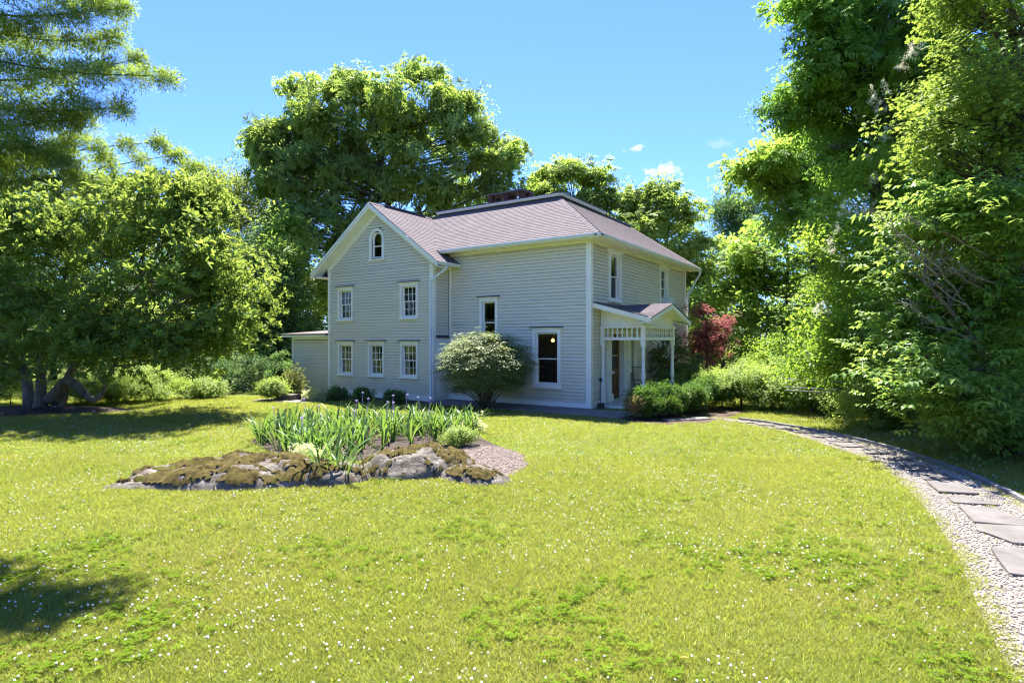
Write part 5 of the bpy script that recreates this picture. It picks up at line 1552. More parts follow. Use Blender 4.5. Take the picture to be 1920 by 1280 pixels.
tree('maple_tree', 'shaded maple closing the gap behind the dogwood at the right edge', 'tree', (17.6, 21, 0), lobes_px(20.5, [
    (1760, 250, 60), (1830, 240, 60), (1900, 260, 60), (1970, 240, 60), (1740, 340, 60), (1810, 340, 60), (1880, 350, 60), (1950, 360, 60), (1760, 430, 60), (1840, 440, 60), (1920, 450, 60), (1780, 520, 60), (1860, 540, 60), (1940, 550, 60), (1740, 600, 50), (1820, 620, 60), (1900, 640, 60), (1850, 150, 60), (1930, 140, 60), (1790, 170, 50), (1700, 400, 50), (1720, 690, 50), (1800, 710, 55), (1890, 720, 55)], 0.25), 'walnut', 1.25, 1.3, 0.26, clump=.45, inner=.3, upness=.6)
tree('japanese_maple', 'red leaved japanese maple beside the right corner of the house', 'tree', (8.5, 25.6, 0), lobes_px(25.5, [
    (1308, 592, 16), (1314, 625, 20), (1312, 665, 20), (1335, 615, 18), (1345, 640, 22), (1325, 655, 22), (1318, 690, 24), (1352, 612, 10), (1345, 665, 16), (1308, 705, 18), (1308, 640, 18)], 0.08), 'redmaple', 0.7, 6.0, 0.09, clump=0.24, flat=True)

# right-hand understorey: sunny shrubs at the wood's edge
for (u, v, y, w, h, sp, lab) in (
        (1390, 782, 19.5, 1.5, .95, 'weed', 'sunny yellow green shrub next to the last boxwood'),
        (1450, 786, 18.6, 1.4, 1.0, 'weed', 'tall loose yellow green shrub beyond the bend of the path'),
        (1520, 792, 17.8, 1.3, .75, 'weed', 'low sunny shrub below the hanging cables'),
        (1560, 800, 18.0, 1.2, 1.5, 'lilac', 'dark leafy shrub standing just left of the utility pole'),
        (1640, 808, 15.6, 1.2, .75, 'weed', 'sunlit weedy shrub at the foot of the utility pole'),
        (1690, 822, 14.4, 1.0, 0.9, 'weed', 'small bright weedy shrub left of the dogwood skirt'),
        (1490, 760, 22.5, 1.8, 2.4, 'lilac', 'tall shaded shrub behind the sunny yellow green shrubs'),
        (1610, 770, 20.5, 1.8, 2.6, 'lilac', 'tall shaded shrub behind the utility pole')):
    x, yy = (u - CX) / F * y, y
    tree('edge_shrub', lab, 'shrub', (x, yy, 0), [((x + random.uniform(-.5, .5) * w, yy + random.uniform(-.4, .4) * w, h * random.uniform(.35, .8)), (w * .55, w * .5, h * .38)) for _ in range(6)], sp, 0.95 if sp != 'weed' else 0.85, 3.6, 0.05, group='shrubs along the edge of the wood', clump=0.25, extra_lobes=1, limbs=True, twigs=False, under=0.7)
pole = empty('utility_pole', (10.25, 16.6, 0), label='grey wooden utility pole half hidden in the trees at right', category='pole')
mb = MB(); mb.tube([(0, 0, -.2), (0, 0, 8.5)], [0.14, 0.11], 12); mb.build('shaft', M['pole'], pole)
mb = MB(); mb.box(-1.2, 1.2, -0.06, 0.06, 7.6, 7.75); mb.build('crossarm', M['pole'], pole)
for i, (v0_, v1_, lab) in enumerate(((712, 716, 'highest grey cable strung across the dim gap in the right wood'), (727, 730, 'second grey cable in the right wood just above the lowest'), (733, 736, 'lowest grey cable hanging in the right wood'), (668, 672, 'upper thin cable crossing the foliage left of the pole'))):
    a, b = at(1475, v0_ - 2, 16.2), at(1720, v1_ + 1, 16.2)
    mb = MB(); pts = [a.lerp(b, k / 10) + Vector((0, 0, -.05 * math.sin(math.pi * k / 10))) for k in range(11)]
    mb.tube(pts, 0.016, 6); o = mb.build('cable', M['cable'], None, off=tuple(a), label=lab, category='cable', group='cables in the right wood'); o.location = a

# ------------------------------------------------------------------ left side
mag = tree('magnolia_tree', 'large spreading magnolia with several trunks in a dark mulch ring', 'tree', (MAG.x, MAG.y, 0.1), lobes_px(17.9, [
    (50, 470, 60), (110, 430, 60), (180, 410, 55), (250, 400, 50), (310, 400, 40), (340, 450, 50), (270, 460, 60), (190, 490, 70), (100, 520, 70), (20, 550, 70), (380, 490, 44), (415, 500, 30), (432, 550, 26), (370, 560, 55), (290, 550, 70), (445, 600, 20), (410, 620, 36), (350, 630, 50), (280, 640, 55), (210, 590, 60), (130, 600, 60), (40, 630, 60), (-30, 600, 80), (400, 655, 22), (330, 655, 26), (230, 645, 36), (160, 650, 32), (330, 380, 24), (370, 400, 30), (-40, 480, 80), (0, 680, 40)], 0.30, 0.92), 'magnolia', 1.12, 2.5, 0.26, 'greybark', clump=0.42, per_clump=7, upness=0.5, under=0.45,
    trunks=[[(-.45, 0, -.1), (-.75, .1, 1.2), (-1.5, .3, 2.8), (-2.6, .2, 4.5)], [(-.1, -.1, -.1), (-.05, -.1, 1.3), (.2, .2, 3.0), (.6, .4, 5.2)], [(.35, .05, -.1), (.75, 0, 1.1), (1.7, .1, 2.5), (3.0, 0, 3.9)], [(.3, -.15, .25), (.9, -.3, .95), (1.5, -.5, .6), (1.9, -.5, .22), (2.25, -.45, .75), (2.5, -.4, 1.5), (3.2, -.4, 2.4)]])
def yew_branches():
    """long level boughs of a yew whose trunk stands left of the view; fronds lie along them"""
    base = Vector((-31.0, 19.4, 0)); far = 1.75
    root = empty('yew_tree', base, 0, label='dark feathery yew boughs reaching in from the upper left edge', category='tree')
    mb = MB(); mb.tube([(0, 0, -.1), (.1, 0, 3), (0, .1, 10), (0, 0, 20)], [.42, .36, .27, .06], 12); mb.build('trunk', M['bark'], root)
    mb = MB(); P, X = [], []
    boughs = [((-40, 20), (225, 28), 12.0), ((-40, 60), (205, 75), 12.3), ((-60, 100), (300, 155), 11.5), ((-60, 150), (250, 125), 12.2), ((-60, 190), (225, 215), 11.8), ((-60, 230), (150, 235), 12.0), ((-60, -30), (190, -10), 12.2), ((-60, 270), (120, 300), 11.6), ((-60, 310), (130, 270), 12.4),
              ((-60, 330), (290, 262), 13.0), ((-60, 380), (350, 325), 13.2), ((-60, 360), (320, 300), 13.5), ((-60, 420), (240, 400), 12.6), ((-60, 400), (270, 350), 12.4), ((-60, 450), (190, 440), 12.0), ((-60, 500), (150, 530), 11.6), ((-60, 480), (110, 500), 12.0), ((-60, 540), (80, 570), 11.5), ((-60, 340), (170, 345), 11.8), ((-60, 590), (50, 560), 12.0), ((-60, 430), (230, 470), 12.6), ((-60, -90), (160, -60), 12.5)]
    for (u0, v0_), (u1, v1_), y in boughs:
        if v1_ > 445: continue
        y *= far
        tip = at(u1, v1_, y) - base; h = at(u0, v0_, y).z
        st = Vector((0, 0, max(.8, min(18.5, h - 0.5))))
        mid = at(u0, v0_, y - .2) - base
        pts = []
        for k in range(13):
            f = k / 12
            q = st.lerp(mid, f * 2) if f < .5 else mid.lerp(tip, f * 2 - 1)
            pts.append(q + Vector((0, 0, .22 * math.sin(f * 9 + u1))) + Vector((random.uniform(-.05, .05),) * 3))
        pts = smooth(pts, 2); mb.tube(pts, [0.055 * (1 - k / 13) + 0.008 for k in range(13)], 6)
        for k in range(4, 13):
            d = (pts[min(k + 1, 12)] - pts[k - 1]).normalized()
            for _ in range(7 if k < 12 else 9):
                s = d.cross(Vector((0, 0, 1))).normalized() * random.choice((-1, 1))
                wdt = (2.3 - 0.145 * k) * random.uniform(.15, 1.0)
                e = (d * random.uniform(.3, 1) + s * random.uniform(.3, 1.0) + Vector((0, 0, random.uniform(-.75, .6)))).normalized()
                q = pts[k] + d * random.uniform(-.25, .25)
                tw = q + e * wdt; tw.z -= 0.22 * wdt
                mb.tube([q, (q + tw) / 2 + Vector((0, 0, .06)), tw], [.010, .007, .004], 4)
                for j in range(int(2 + 3 * wdt)):
                    f = random.uniform(.2, 1)
                    P.append(q.lerp(tw, f) + Vector((random.gauss(0, .1), random.gauss(0, .1), random.gauss(0, .12)))); X.append((e + Vector((random.uniform(-.6, .6), random.uniform(-.6, .6), random.uniform(-.45, .15)))).normalized())
    mb.build('branches', M['bark'], root, kind='stuff')
    P = np.array(P); X = np.array(X); z = np.tile([[0, 0, 1.0]], (len(X), 1)) + rng.normal(0, .5, X.shape)
    yv = np.cross(z, X); yv /= np.linalg.norm(yv, axis=1, keepdims=True); z = np.cross(X, yv)
    scatter('crown', 'needle', SP['needle'], P, mat_euler(X, yv, z), rng.uniform(.7, 1.25, len(P)), root, kind='stuff')
yew_branches()
tree('shade_maple', 'maple standing just left of the view whose leaves shade the near lawn', 'tree', (-9.3, 8.3, 0), [((-4.35, 9.2, 8.95), .30), ((-4.65, 9.0, 8.9), .22), ((-4.1, 9.25, 9.05), .16), ((-5.3, 9.45, 8.95), .24), ((-5.6, 9.7, 8.95), .2), ((-5.4, 9.1, 8.9), .18), ((-6.0, 9.4, 9.15), .26), ((-7.5, 8.6, 9.5), 1.0), ((-9.3, 8.4, 10.0), 1.6), ((-9.6, 7.4, 8.5), 1.4)], 'maple', 0.6, 4.2, 0.22, clump=.18, upness=.8, twigs=False, trunks=[[(0, 0, -.1), (-.1, 0, 3), (-.2, .1, 6.5), (-.1, .1, 8.6), (0, .1, 10.5)]])
tree('oak_tree', 'olive green rounded oak between the magnolia and the tall walnut', 'tree', (-18.0, 40, 0), lobes_px(40, [
    (380, 350, 24), (420, 350, 32), (460, 370, 36), (500, 400, 30), (400, 400, 44), (450, 420, 44), (500, 450, 36), (420, 470, 50), (480, 500, 50), (360, 380, 30), (515, 420, 18), (350, 450, 50), (440, 550, 50), (380, 540, 50)], 0.4, 0.85), 'olive', 1.35, 1.9, 0.35, clump=0.6)
tree('maple_tree', 'pale green young maple tucked left of the tall walnut', 'tree', (-13.2, 31, 0), lobes_px(31, [
    (510, 480, 24), (540, 440, 24), (500, 520, 28), (545, 500, 34), (500, 560, 28), (540, 560, 34), (490, 600, 28), (530, 620, 34), (510, 660, 30), (560, 650, 34)], 0.4), 'yellow', 1.25, 2.0, 0.18, clump=0.45)
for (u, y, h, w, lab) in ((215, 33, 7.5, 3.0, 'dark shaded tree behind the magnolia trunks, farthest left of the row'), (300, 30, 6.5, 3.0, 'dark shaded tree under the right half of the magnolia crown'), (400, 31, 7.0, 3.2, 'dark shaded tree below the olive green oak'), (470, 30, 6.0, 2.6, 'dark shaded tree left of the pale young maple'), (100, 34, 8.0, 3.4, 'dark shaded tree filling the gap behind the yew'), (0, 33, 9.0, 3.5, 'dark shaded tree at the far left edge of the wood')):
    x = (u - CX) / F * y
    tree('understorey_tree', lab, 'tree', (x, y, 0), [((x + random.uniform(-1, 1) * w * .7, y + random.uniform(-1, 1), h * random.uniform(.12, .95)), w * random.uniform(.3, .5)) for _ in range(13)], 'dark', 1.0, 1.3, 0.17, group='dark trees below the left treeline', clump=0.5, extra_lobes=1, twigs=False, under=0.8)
x = (455 - CX) / F * 25
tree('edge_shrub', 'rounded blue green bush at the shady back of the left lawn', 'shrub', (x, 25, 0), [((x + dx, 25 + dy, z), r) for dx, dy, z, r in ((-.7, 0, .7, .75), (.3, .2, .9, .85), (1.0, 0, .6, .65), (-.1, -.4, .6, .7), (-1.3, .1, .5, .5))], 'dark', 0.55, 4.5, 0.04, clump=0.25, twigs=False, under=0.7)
for (u, v, y, w, h, lab) in ((20, 775, 19.6, 1.6, 1.25, 'bright weedy shrub at the far left edge left of the magnolia trunk'), (150, 776, 20.0, 1.1, 1.0, 'bright weedy shrub showing just behind the magnolia trunks'), (240, 770, 20.6, 1.4, .75, 'low bright weedy shrub right of the magnolia mulch ring'), (300, 766, 21.5, 1.1, .95, 'bright arching weeds midway along the left lawn edge'), (385, 761, 22.5, .6, .35, 'small round golden green clump on the lawn crest'), (-70, 775, 19.0, 1.5, 1.4, 'weedy shrub just left of the far left edge')):
    if u < -50: continue
    x = (u - CX) / F * y
    tree('weed_shrub', lab, 'shrub', (x, y, 0), [((x + random.uniform(-.7, .7) * w, y + random.uniform(-.35, .35) * w, h * random.uniform(.25, .7)), (w * .45, w * .4, h * .35)) for _ in range(6)], 'weed', 0.8, 4.2, 0.02, group='sunny weeds behind the left lawn', clump=0.2, extra_lobes=1, twigs=False, limbs=False, under=0.8)
for (u, v, w, h, sp, lab) in ((512, 751, .34, .50, 'weed', 'flowering weed clump on the pale terrace stones'), (540, 745, .55, .95, 'rhodo', 'reddish leafy bush against the annex corner'), (525, 738, .8, 1.7, 'hydrangea', 'tall shaded shrub left of the annex corner'), (592, 752, .36, .32, 'pale', 'pale variegated shrub in front of the annex wall'),
        (632, 751, .24, .40, 'hydrangea', 'dark shrub under the leftmost ground floor window of the wing'), (682, 754, .28, .42, 'hydrangea', 'dark shrub under the middle ground floor window of the wing'), (741, 757, .27, .36, 'hydrangea', 'dark shrub under the right ground floor window of the wing')):
    p = gnd(u, v)
    tree('garden_shrub', lab, 'shrub', p, [((p.x + random.uniform(-.5, .5) * w, p.y + random.uniform(-.3, .3) * w, h * random.uniform(.35, .7)), (w * .42, w * .4, h * .34)) for _ in range(5)], sp, 0.75, 4.6, 0.02, clump=0.10, extra_lobes=1, twigs=False, under=0.8)

# winged euonymus in front of the long wall: tiers of small leaves on many stems
EU = gnd(912, 766)
def euonymus():
    base = EU; root = empty('euonymus_bush', base, 0, label='big domed sunlit euonymus bush in front of the long house wall', category='bush')
    mb = MB(); P, N, rn = [], [], []
    for i in range(30):
        a = random.uniform(0, 6.28); t = random.uniform(.2, 1.15)
        tip = Vector((math.cos(a) * 1.35 * math.sin(t), math.sin(a) * 1.1 * math.sin(t), .35 + 1.75 * math.cos(t * .95)))
        p0 = Vector((random.uniform(-.14, .14), random.uniform(-.12, .12), 0))
        mid = p0.lerp(tip, .5) + Vector((math.cos(a) * .12, math.sin(a) * .12, -.08)); pts = [p0, p0.lerp(mid, .5) + Vector((0, 0, .06)), mid, mid.lerp(tip, .55), tip]
        mb.tube(pts, [.03, .024, .017, .012, .006], 6)
        for _ in range(4): limb(mb, pts[random.choice((2, 3))], tip + Vector((random.gauss(0, .3), random.gauss(0, .3), random.gauss(0, .15))), .008, .003, .1, 4, 4)
    mb.build('stems', M['greybark'], root)
    k = 3200
    z = rng.uniform(-0.62, 1.0, k); a = rng.uniform(0, 2 * np.pi, k); s = np.sqrt(1 - z * z); rr = rng.uniform(.62, 1.03, k)
    lump = 1 + .07 * np.sin(5 * a + 3 * z) + .06 * np.sin(9 * a - 7 * z) + rng.normal(0, .03, k)
    shape = np.where(z < 0, 1 + z * .35, 1.0)
    P = np.stack([1.50 * s * np.cos(a) * rr * lump * shape - .02, 1.28 * s * np.sin(a) * rr * lump * shape, 1.28 + 1.17 * z * rr * lump], 1)
    P = P[P[:, 2] > .12]
    out = P - np.array([[0, 0, .6]]); out /= np.linalg.norm(out, axis=1, keepdims=True)
    N = out * .45 + np.array([[0, 0, 1.0]]) + rng.normal(0, .14, P.shape)
    scatter('crown', 'bush', SP['bush'], P, eulers(N, rng.uniform(0, 6.28, len(P))), rng.uniform(.6, 1.1, len(P)), root, kind='stuff')
euonymus()

# boxwoods along the front of the porch
for (x, y, r, h, lab) in ((2.30, -1.20, .52, .72, 'boxwood with a browned side nearest the dark slabs'), (2.75, -0.50, .52, .76, 'boxwood second along from the dark slabs'), (2.85, 0.75, .52, .84, 'boxwood third along in front of the porch'), (3.05, 1.95, .56, .92, 'larger boxwood past the right porch post'), (3.45, 2.75, .52, .90, 'rounded boxwood at the lawn end of the row')):
    p = hw(x, y)
    lob = []
    for _ in range(9):
        d = rdir(-.3, .9); lob.append(((p.x + d.x * r * .5, p.y + d.y * r * .5, h * .5 + d.z * h * .28), (r * .5, r * .5, h * .30)))
    b = tree('boxwood_shrub', lab, 'shrub', p, lob, 'box', 1.15, 30, 0.03, group='boxwoods in front of the porch', clump=0.09, extra_lobes=1, twigs=False, limbs=False, under=0.9, inner=0.7)
    if 'browned' in lab:
        k = 70; P = np.stack([rng.normal(-.36, .08, k), rng.normal(-.26, .08, k), rng.normal(.44, .09, k)], 1)
        brown = family(spray_small, L['brown'], 2, n=40, l=0.035, w=0.016, reach=0.12)
        scatter('dry_leaves', 'brown', brown, P, eulers(P - np.array([[0, 0, .4]]), rng.uniform(0, 6, k)), rng.uniform(.8, 1.2, k), b, kind='stuff', label='patch of browned foliage')
# leggy shrub against the porch wall, fern-like shrubs by the far corner
p = hw(0.75, 5.3)
tree('azalea_shrub', 'leggy open azalea against the wall past the rocking chair', 'shrub', p, [((p.x + dx, p.y + dy, z), r) for dx, dy, z, r in ((-.25, 0, 1.7, .26), (.15, .1, 1.95, .26), (.05, -.1, 2.2, .22), (-.35, .1, 1.4, .22), (.3, 0, 1.5, .24), (-.1, 0, 1.15, .22), (.25, .1, 1.0, .25), (-.35, 0, .75, .3), (.2, -.1, .6, .3))], 'rhodo', 0.8, 3.6, 0.03, clump=0.10, upness=.5, extra_lobes=1, trunks=[[(0, 0, 0), (-.1, 0, .7), (-.25, 0, 1.5)], [(.1, 0, 0), (.15, 0, .8), (.1, 0, 1.9)]])
p = hw(0.9, 7.1)
tree('garden_shrub', 'broad leafy shrub at the foot of the far porch side corner', 'shrub', p, [((p.x + random.uniform(-.5, .5), p.y + random.uniform(-.8, .8), random.uniform(.4, 1.1)), .36) for _ in range(8)], 'hydrangea', 0.9, 7, 0.03, clump=0.14, extra_lobes=1, twigs=False)
p = hw(1.15, 3.95)
tree('garden_shrub', 'low fern like plant beside the right rear porch post', 'shrub', p, [((p.x + random.uniform(-.25, .25), p.y + random.uniform(-.25, .25), random.uniform(.4, .75)), .2) for _ in range(4)], 'hydrangea', 0.8, 8, 0.02, clump=0.1, extra_lobes=1, twigs=False)

# far wood all round: one mass
lob = []
for k in range(150):
    a = 2 * math.pi * k / 150 + random.uniform(-.02, .02); rad = random.uniform(58, 72)
    if math.cos(a) < 0.15: rad *= 0.75
    xx, yy = math.sin(a) * rad, math.cos(a) * rad
    if abs(xx / max(1, yy)) < .9 and yy > 0: hgt = random.uniform(5.5, 8.5)
    else: hgt = random.uniform(5.5, 8.5)
    for z in (1.5, hgt * .45, hgt * .8): lob.append(((xx + random.uniform(-1.5, 1.5), yy + random.uniform(-1.5, 1.5), z), random.uniform(2.4, 3.6)))
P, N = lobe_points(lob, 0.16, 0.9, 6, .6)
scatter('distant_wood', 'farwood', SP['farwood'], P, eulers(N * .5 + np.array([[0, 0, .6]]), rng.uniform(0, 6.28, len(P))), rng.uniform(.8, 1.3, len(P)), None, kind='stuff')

# ------------------------------------------------------------------ irises in the rock bed
def blade(l, bend, w, tw):
    mb = MB(); n = 7; vs, fs = [], []
    for k in range(n + 1):
        f = k / n; wid = w * (.75 + .5 * f) * (1 - f ** 5) if f < 1 else .0004
        b = bend * f ** 2.2 * l; z = l * f * (1 - .35 * abs(bend) * f * f)
        c, s = math.cos(tw * f), math.sin(tw * f)
        vs += [(b + wid / 2 * s, -wid / 2 * c, z), (b + .006, 0, z), (b - wid / 2 * s, wid / 2 * c, z)]
    for k in range(n):
        a = 3 * k; fs += [(a, a + 1, a + 4, a + 3), (a + 1, a + 2, a + 5, a + 4)]
    mb.add(vs, fs, random.random(), True); return mb.mesh('leaf', L['iris'])
BLADES = [blade(random.uniform(.50, .85), random.choice((.08, .15, .25, .4, .6)), random.uniform(.03, .042), random.uniform(-.4, .4)) for _ in range(14)]
iris_n = 0
def iris(x, y, z0):
    u = CX + F * x / y
    lab = ('iris leaves at the left end of the bed behind the mossy boulder' if u < 560 else 'iris leaves massed in the middle of the bed behind the boulders' if u < 700 else 'iris leaves behind the pale domed boulder' if u < 800 else 'iris leaves at the right end of the bed above the gravel patch')
    if z0 > .1: lab = 'iris leaves growing in the gap between the two main boulders'
    root = empty('iris_plant', (x, y, z0), random.uniform(0, 6.28), label=lab, category='iris', group='irises in the rock bed')
    n = random.randint(5, 7)
    for k in range(n):
        o = link_mesh('leaf', random.choice(BLADES), root)
        f = (k + .5) / n * 2 - 1
        o.location = (f * .07, random.uniform(-.02, .02), -.02); o.rotation_euler = (random.uniform(-.08, .08), f * .42 + random.uniform(-.08, .08), 0 if f > 0 else math.pi)
        if f < 0: o.rotation_euler = (random.uniform(-.08, .08), -f * .42 + random.uniform(-.08, .08), math.pi + random.uniform(-.5, .5))
        else: o.rotation_euler.z = random.uniform(-.5, .5)
        s = random.uniform(.8, 1.12); o.scale = (s, s, s)
spots = []
IR = np.array([(p.x, p.y) for p in (gnd(462, 828), gnd(520, 846), gnd(585, 868), gnd(640, 862), gnd(668, 846), gnd(760, 832), gnd(850, 828), gnd(900, 815), gnd(893, 803), gnd(840, 800), gnd(640, 800), gnd(500, 806))])
tries = 0
while len(spots) < 165 and tries < 8000:
    tries += 1
    p = np.array([[rng.uniform(-5.6, 0.2), rng.uniform(9.9, 15.2)]])
    if inside(IR, p)[0] and all((p[0][0] - q[0]) ** 2 + (p[0][1] - q[1]) ** 2 > .12 ** 2 for q in spots): spots.append(tuple(p[0]))
for x, y in spots: iris(x, y, 0.02)
bloom_mb = MB(); bloom_mb.tube([(0, 0, 0), (.01, 0, .45), (.02, .01, .86)], [.006, .005, .004], 5)
for k in range(9):
    d = Vector((math.cos(k * .7), math.sin(k * .7), .5 if k % 2 else -.5)).normalized(); s = d.cross(Vector((0, 0, 1))).normalized() * .022
    c = Vector((.02, .01, .87)); bloom_mb.add([c, c + d * .022 + s * .6, c + d * .046, c + d * .022 - s * .6], [(0, 1, 2, 3)], random.random())
BLOOM = bloom_mb.mesh('flower', L['violet'])
for o in [o for o in COL.objects if o.name.startswith('iris_plant')][::11]:
    f = link_mesh('flower', BLOOM, o); f.rotation_euler = (random.uniform(-.12, .12), random.uniform(-.12, .12), random.uniform(0, 6)); f.scale = (1, 1, random.uniform(.8, 1.05))
for x, y in ((-2.95, 9.05), (-2.7, 9.15), (-2.55, 8.95), (-3.1, 9.3), (-2.35, 9.25), (-2.85, 9.35)): iris(x, y, 0.12)
for (u, v, sp, w, h, lab) in ((585, 872, 'pale', .32, .26, 'silvery sedum spilling over the right end of the mossy boulder'), (620, 884, 'hydrangea', .35, .16, 'low dark creeper between the two main boulders'), (886, 810, 'pale', .28, .34, 'pale leaved perennial at the right end of the irises'), (862, 836, 'weed', .26, .18, 'yellowing grass clump at the top of the gravel patch')):
    p = gnd(u, v)
    tree('bed_plant', lab, 'plant', p, [((p.x + random.uniform(-.5, .5) * w, p.y + random.uniform(-.3, .3) * w, h * random.uniform(.35, .7)), (w * .42, w * .4, h * .34)) for _ in range(4)], sp, 0.42, 22, 0.0, clump=0.08, extra_lobes=1, under=0.8)

# ------------------------------------------------------------------ grass, clover, pebbles
def tuft(n, h, w, spread):
    q = Leaves()
    for i in range(n):
        a, r = random.uniform(0, 6.28), spread * math.sqrt(random.random())
        p = Vector((r * math.cos(a), r * math.sin(a), 0)); hh = h * random.uniform(.55, 1.2)
        d = Vector((random.gauss(0, .35), random.gauss(0, .35), 1)).normalized(); lean = Vector((random.gauss(0, .5), random.gauss(0, .5), 0)) * hh
        s = Vector((math.cos(a * 7), math.sin(a * 7), 0)) * w / 2; k = len(q.v)
        m = p + d * hh * .6 + lean * .25; t = p + d * hh + lean * .7
        q.v += [p - s, p + s, m + s * .8, m - s * .8, t]; q.f += [(k, k + 1, k + 2, k + 3), (k + 3, k + 2, k + 4)]; q.t += [random.random()] * 5
    return q.obj('spray_source', L['grass'])
def clover_patch():
    q = Leaves()
    for i in range(9):
        a, r = random.uniform(0, 6.28), .05 * math.sqrt(random.random()); c = Vector((r * math.cos(a), r * math.sin(a), random.uniform(.02, .045)))
        for k in range(3):
            b = a + k * 2.094; q.leaf(c, Vector((math.cos(b), math.sin(b), .15)), (0, 0, 1), .017, .015, .1, 0, .6)
            for _ in range(5): q.t[-1 - _] = q.t[-1]
    return q.obj('spray_source', L['clover'])
def clover_flower():
    mb = MB()
    for i in range(30):
        d = rdir(-.5, 1); c = d * .0055 + Vector((0, 0, .05)); s = d.cross(Vector((0, 0, 1))); s = (s if s.length > .1 else Vector((1, 0, 0))).normalized() * .003; u = d.cross(s).normalized() * .003
        mb.add([c - s - u * .3, c + s - u * .3, c + d * .006 + s * .5, c + d * .006 - s * .5], [(0, 1, 2, 3)], random.random())
    mb.lathe([(.001, .043), (.006, .047), (.0075, .052), (.005, .058), (.001, .060)], (0, 0, 0), 8, .5)
    return unlinked('spray_source', mb.mesh('flower', L['cloverflower']))
def wedge(n, y0, y1, pad=1.06):
    y = np.sqrt(rng.uniform(y0 ** 2, y1 ** 2, n)); x = rng.uniform(-1, 1, n) * (.873 * pad * y + .5)
    return np.stack([x, y], 1)
HOUSE_POLYS = [np.array([(p.x, p.y) for p in pl]) for pl in ([hw(-11.5, -0.9), hw(-5.8, -0.9), hw(-5.8, 0), hw(0, 0), hw(0, 9.8), hw(-11, 9.8)], [hw(0, .5), hw(1.7, .5), hw(1.7, 3.7), hw(0, 3.7)], [hw(-14.1, -.75), hw(-11.5, -.75), hw(-11.5, 2), hw(-14.1, 2)])]
BLOCK = [PATH_POLY, np.array([(p.x, p.y) for p in walk_poly]), np.array([(p.x, p.y) for p in TERR])] + HOUSE_POLYS + [np.array([(p.x, p.y) for p in b]) for b in BEDS.values()]
def on_lawn(p):
    ok = np.ones(len(p), bool)
    for b in BLOCK: ok &= ~inside(b, p)
    return ok
def vnoise(p, s, seed):
    return np.array([mnoise.noise(Vector((x * s, y * s, seed))) for x, y in p])
G = np.concatenate([wedge(34000, 2.3, 6.0), wedge(44000, 6.0, 11.0), wedge(60000, 11, 23)])
edge_pts = np.array([(p.x, p.y) for p in PL + PR])
def near_edge(p, d):
    return np.array([np.min(np.hypot(edge_pts[:, 0] - x, edge_pts[:, 1] - y)) < d for x, y in p])
Gp = G[inside(PATH_POLY, G)]; Gp = Gp[near_edge(Gp, .16) & (rng.random(len(Gp)) < .45) | (rng.random(len(Gp)) < .012)]
G = np.concatenate([G[on_lawn(G)], Gp])
tone = np.clip(.5 + .5 * vnoise(G, .45, 3.0) + .45 * vnoise(G, .17, 13.0) + .3 * vnoise(G, 1.9, 8.0) + rng.normal(0, .22, len(G)), 0, 1)
dist = G[:, 1]
sz = rng.uniform(.7, 1.2, len(G)) * np.clip(.75 + dist * .035, .8, 1.5)
tufts = [tuft(15, random.uniform(.036, .062), .0046, .060) for _ in range(7)]
scatter('lawn_grass', 'grass', tufts, np.column_stack([G, np.zeros(len(G)) - .004]), np.column_stack([rng.normal(0, .1, len(G)), rng.normal(0, .1, len(G)), rng.uniform(0, 6.28, len(G))]), np.column_stack([sz * 1.15, sz * 1.15, sz * .85]), None, tone, kind='stuff')
Cp = np.concatenate([wedge(5000, 2.3, 7.0), wedge(5000, 7.0, 14)]); Cp = Cp[on_lawn(Cp)]; Cp = Cp[vnoise(Cp, .8, 21.0) + rng.normal(0, .2, len(Cp)) > .24]
scatter('clover_leaves', 'clover', [clover_patch() for _ in range(3)], np.column_stack([Cp, np.zeros(len(Cp))]), np.column_stack([np.zeros((len(Cp), 2)), rng.uniform(0, 6.28, len(Cp))]), rng.uniform(.8, 1.3, len(Cp)), None, kind='stuff')
Fp = np.concatenate([wedge(3200, 2.4, 6.5), wedge(8500, 6.5, 13), wedge(11000, 13, 21)]); Fp = Fp[on_lawn(Fp)]; Fp = Fp[vnoise(Fp, .55, 40.0) + .5 * vnoise(Fp, 1.8, 44.0) + rng.normal(0, .28, len(Fp)) > .05]
scatter('clover_flowers', 'cloverflower', [clover_flower() for _ in range(2)], np.column_stack([Fp, np.zeros(len(Fp))]), np.column_stack([rng.normal(0, .2, (len(Fp), 2)), rng.uniform(0, 6.28, len(Fp))]), rng.uniform(.45, .9, len(Fp)), None, kind='stuff')

Bp = wedge(60, 3, 18); Bp = Bp[on_lawn(Bp)]
q = Leaves(); q.leaf((0, 0, .05), (1, 0, .1), (0, 0, 1), .07, .04, .2, .1)
scatter('fallen_leaves', 'fallen', [q.obj('spray_source', L['brown'])], np.column_stack([Bp, np.zeros(len(Bp))]), np.column_stack([rng.normal(0, .3, (len(Bp), 2)), rng.uniform(0, 6.28, len(Bp))]), rng.uniform(.6, 1.1, len(Bp)), None, kind='stuff')

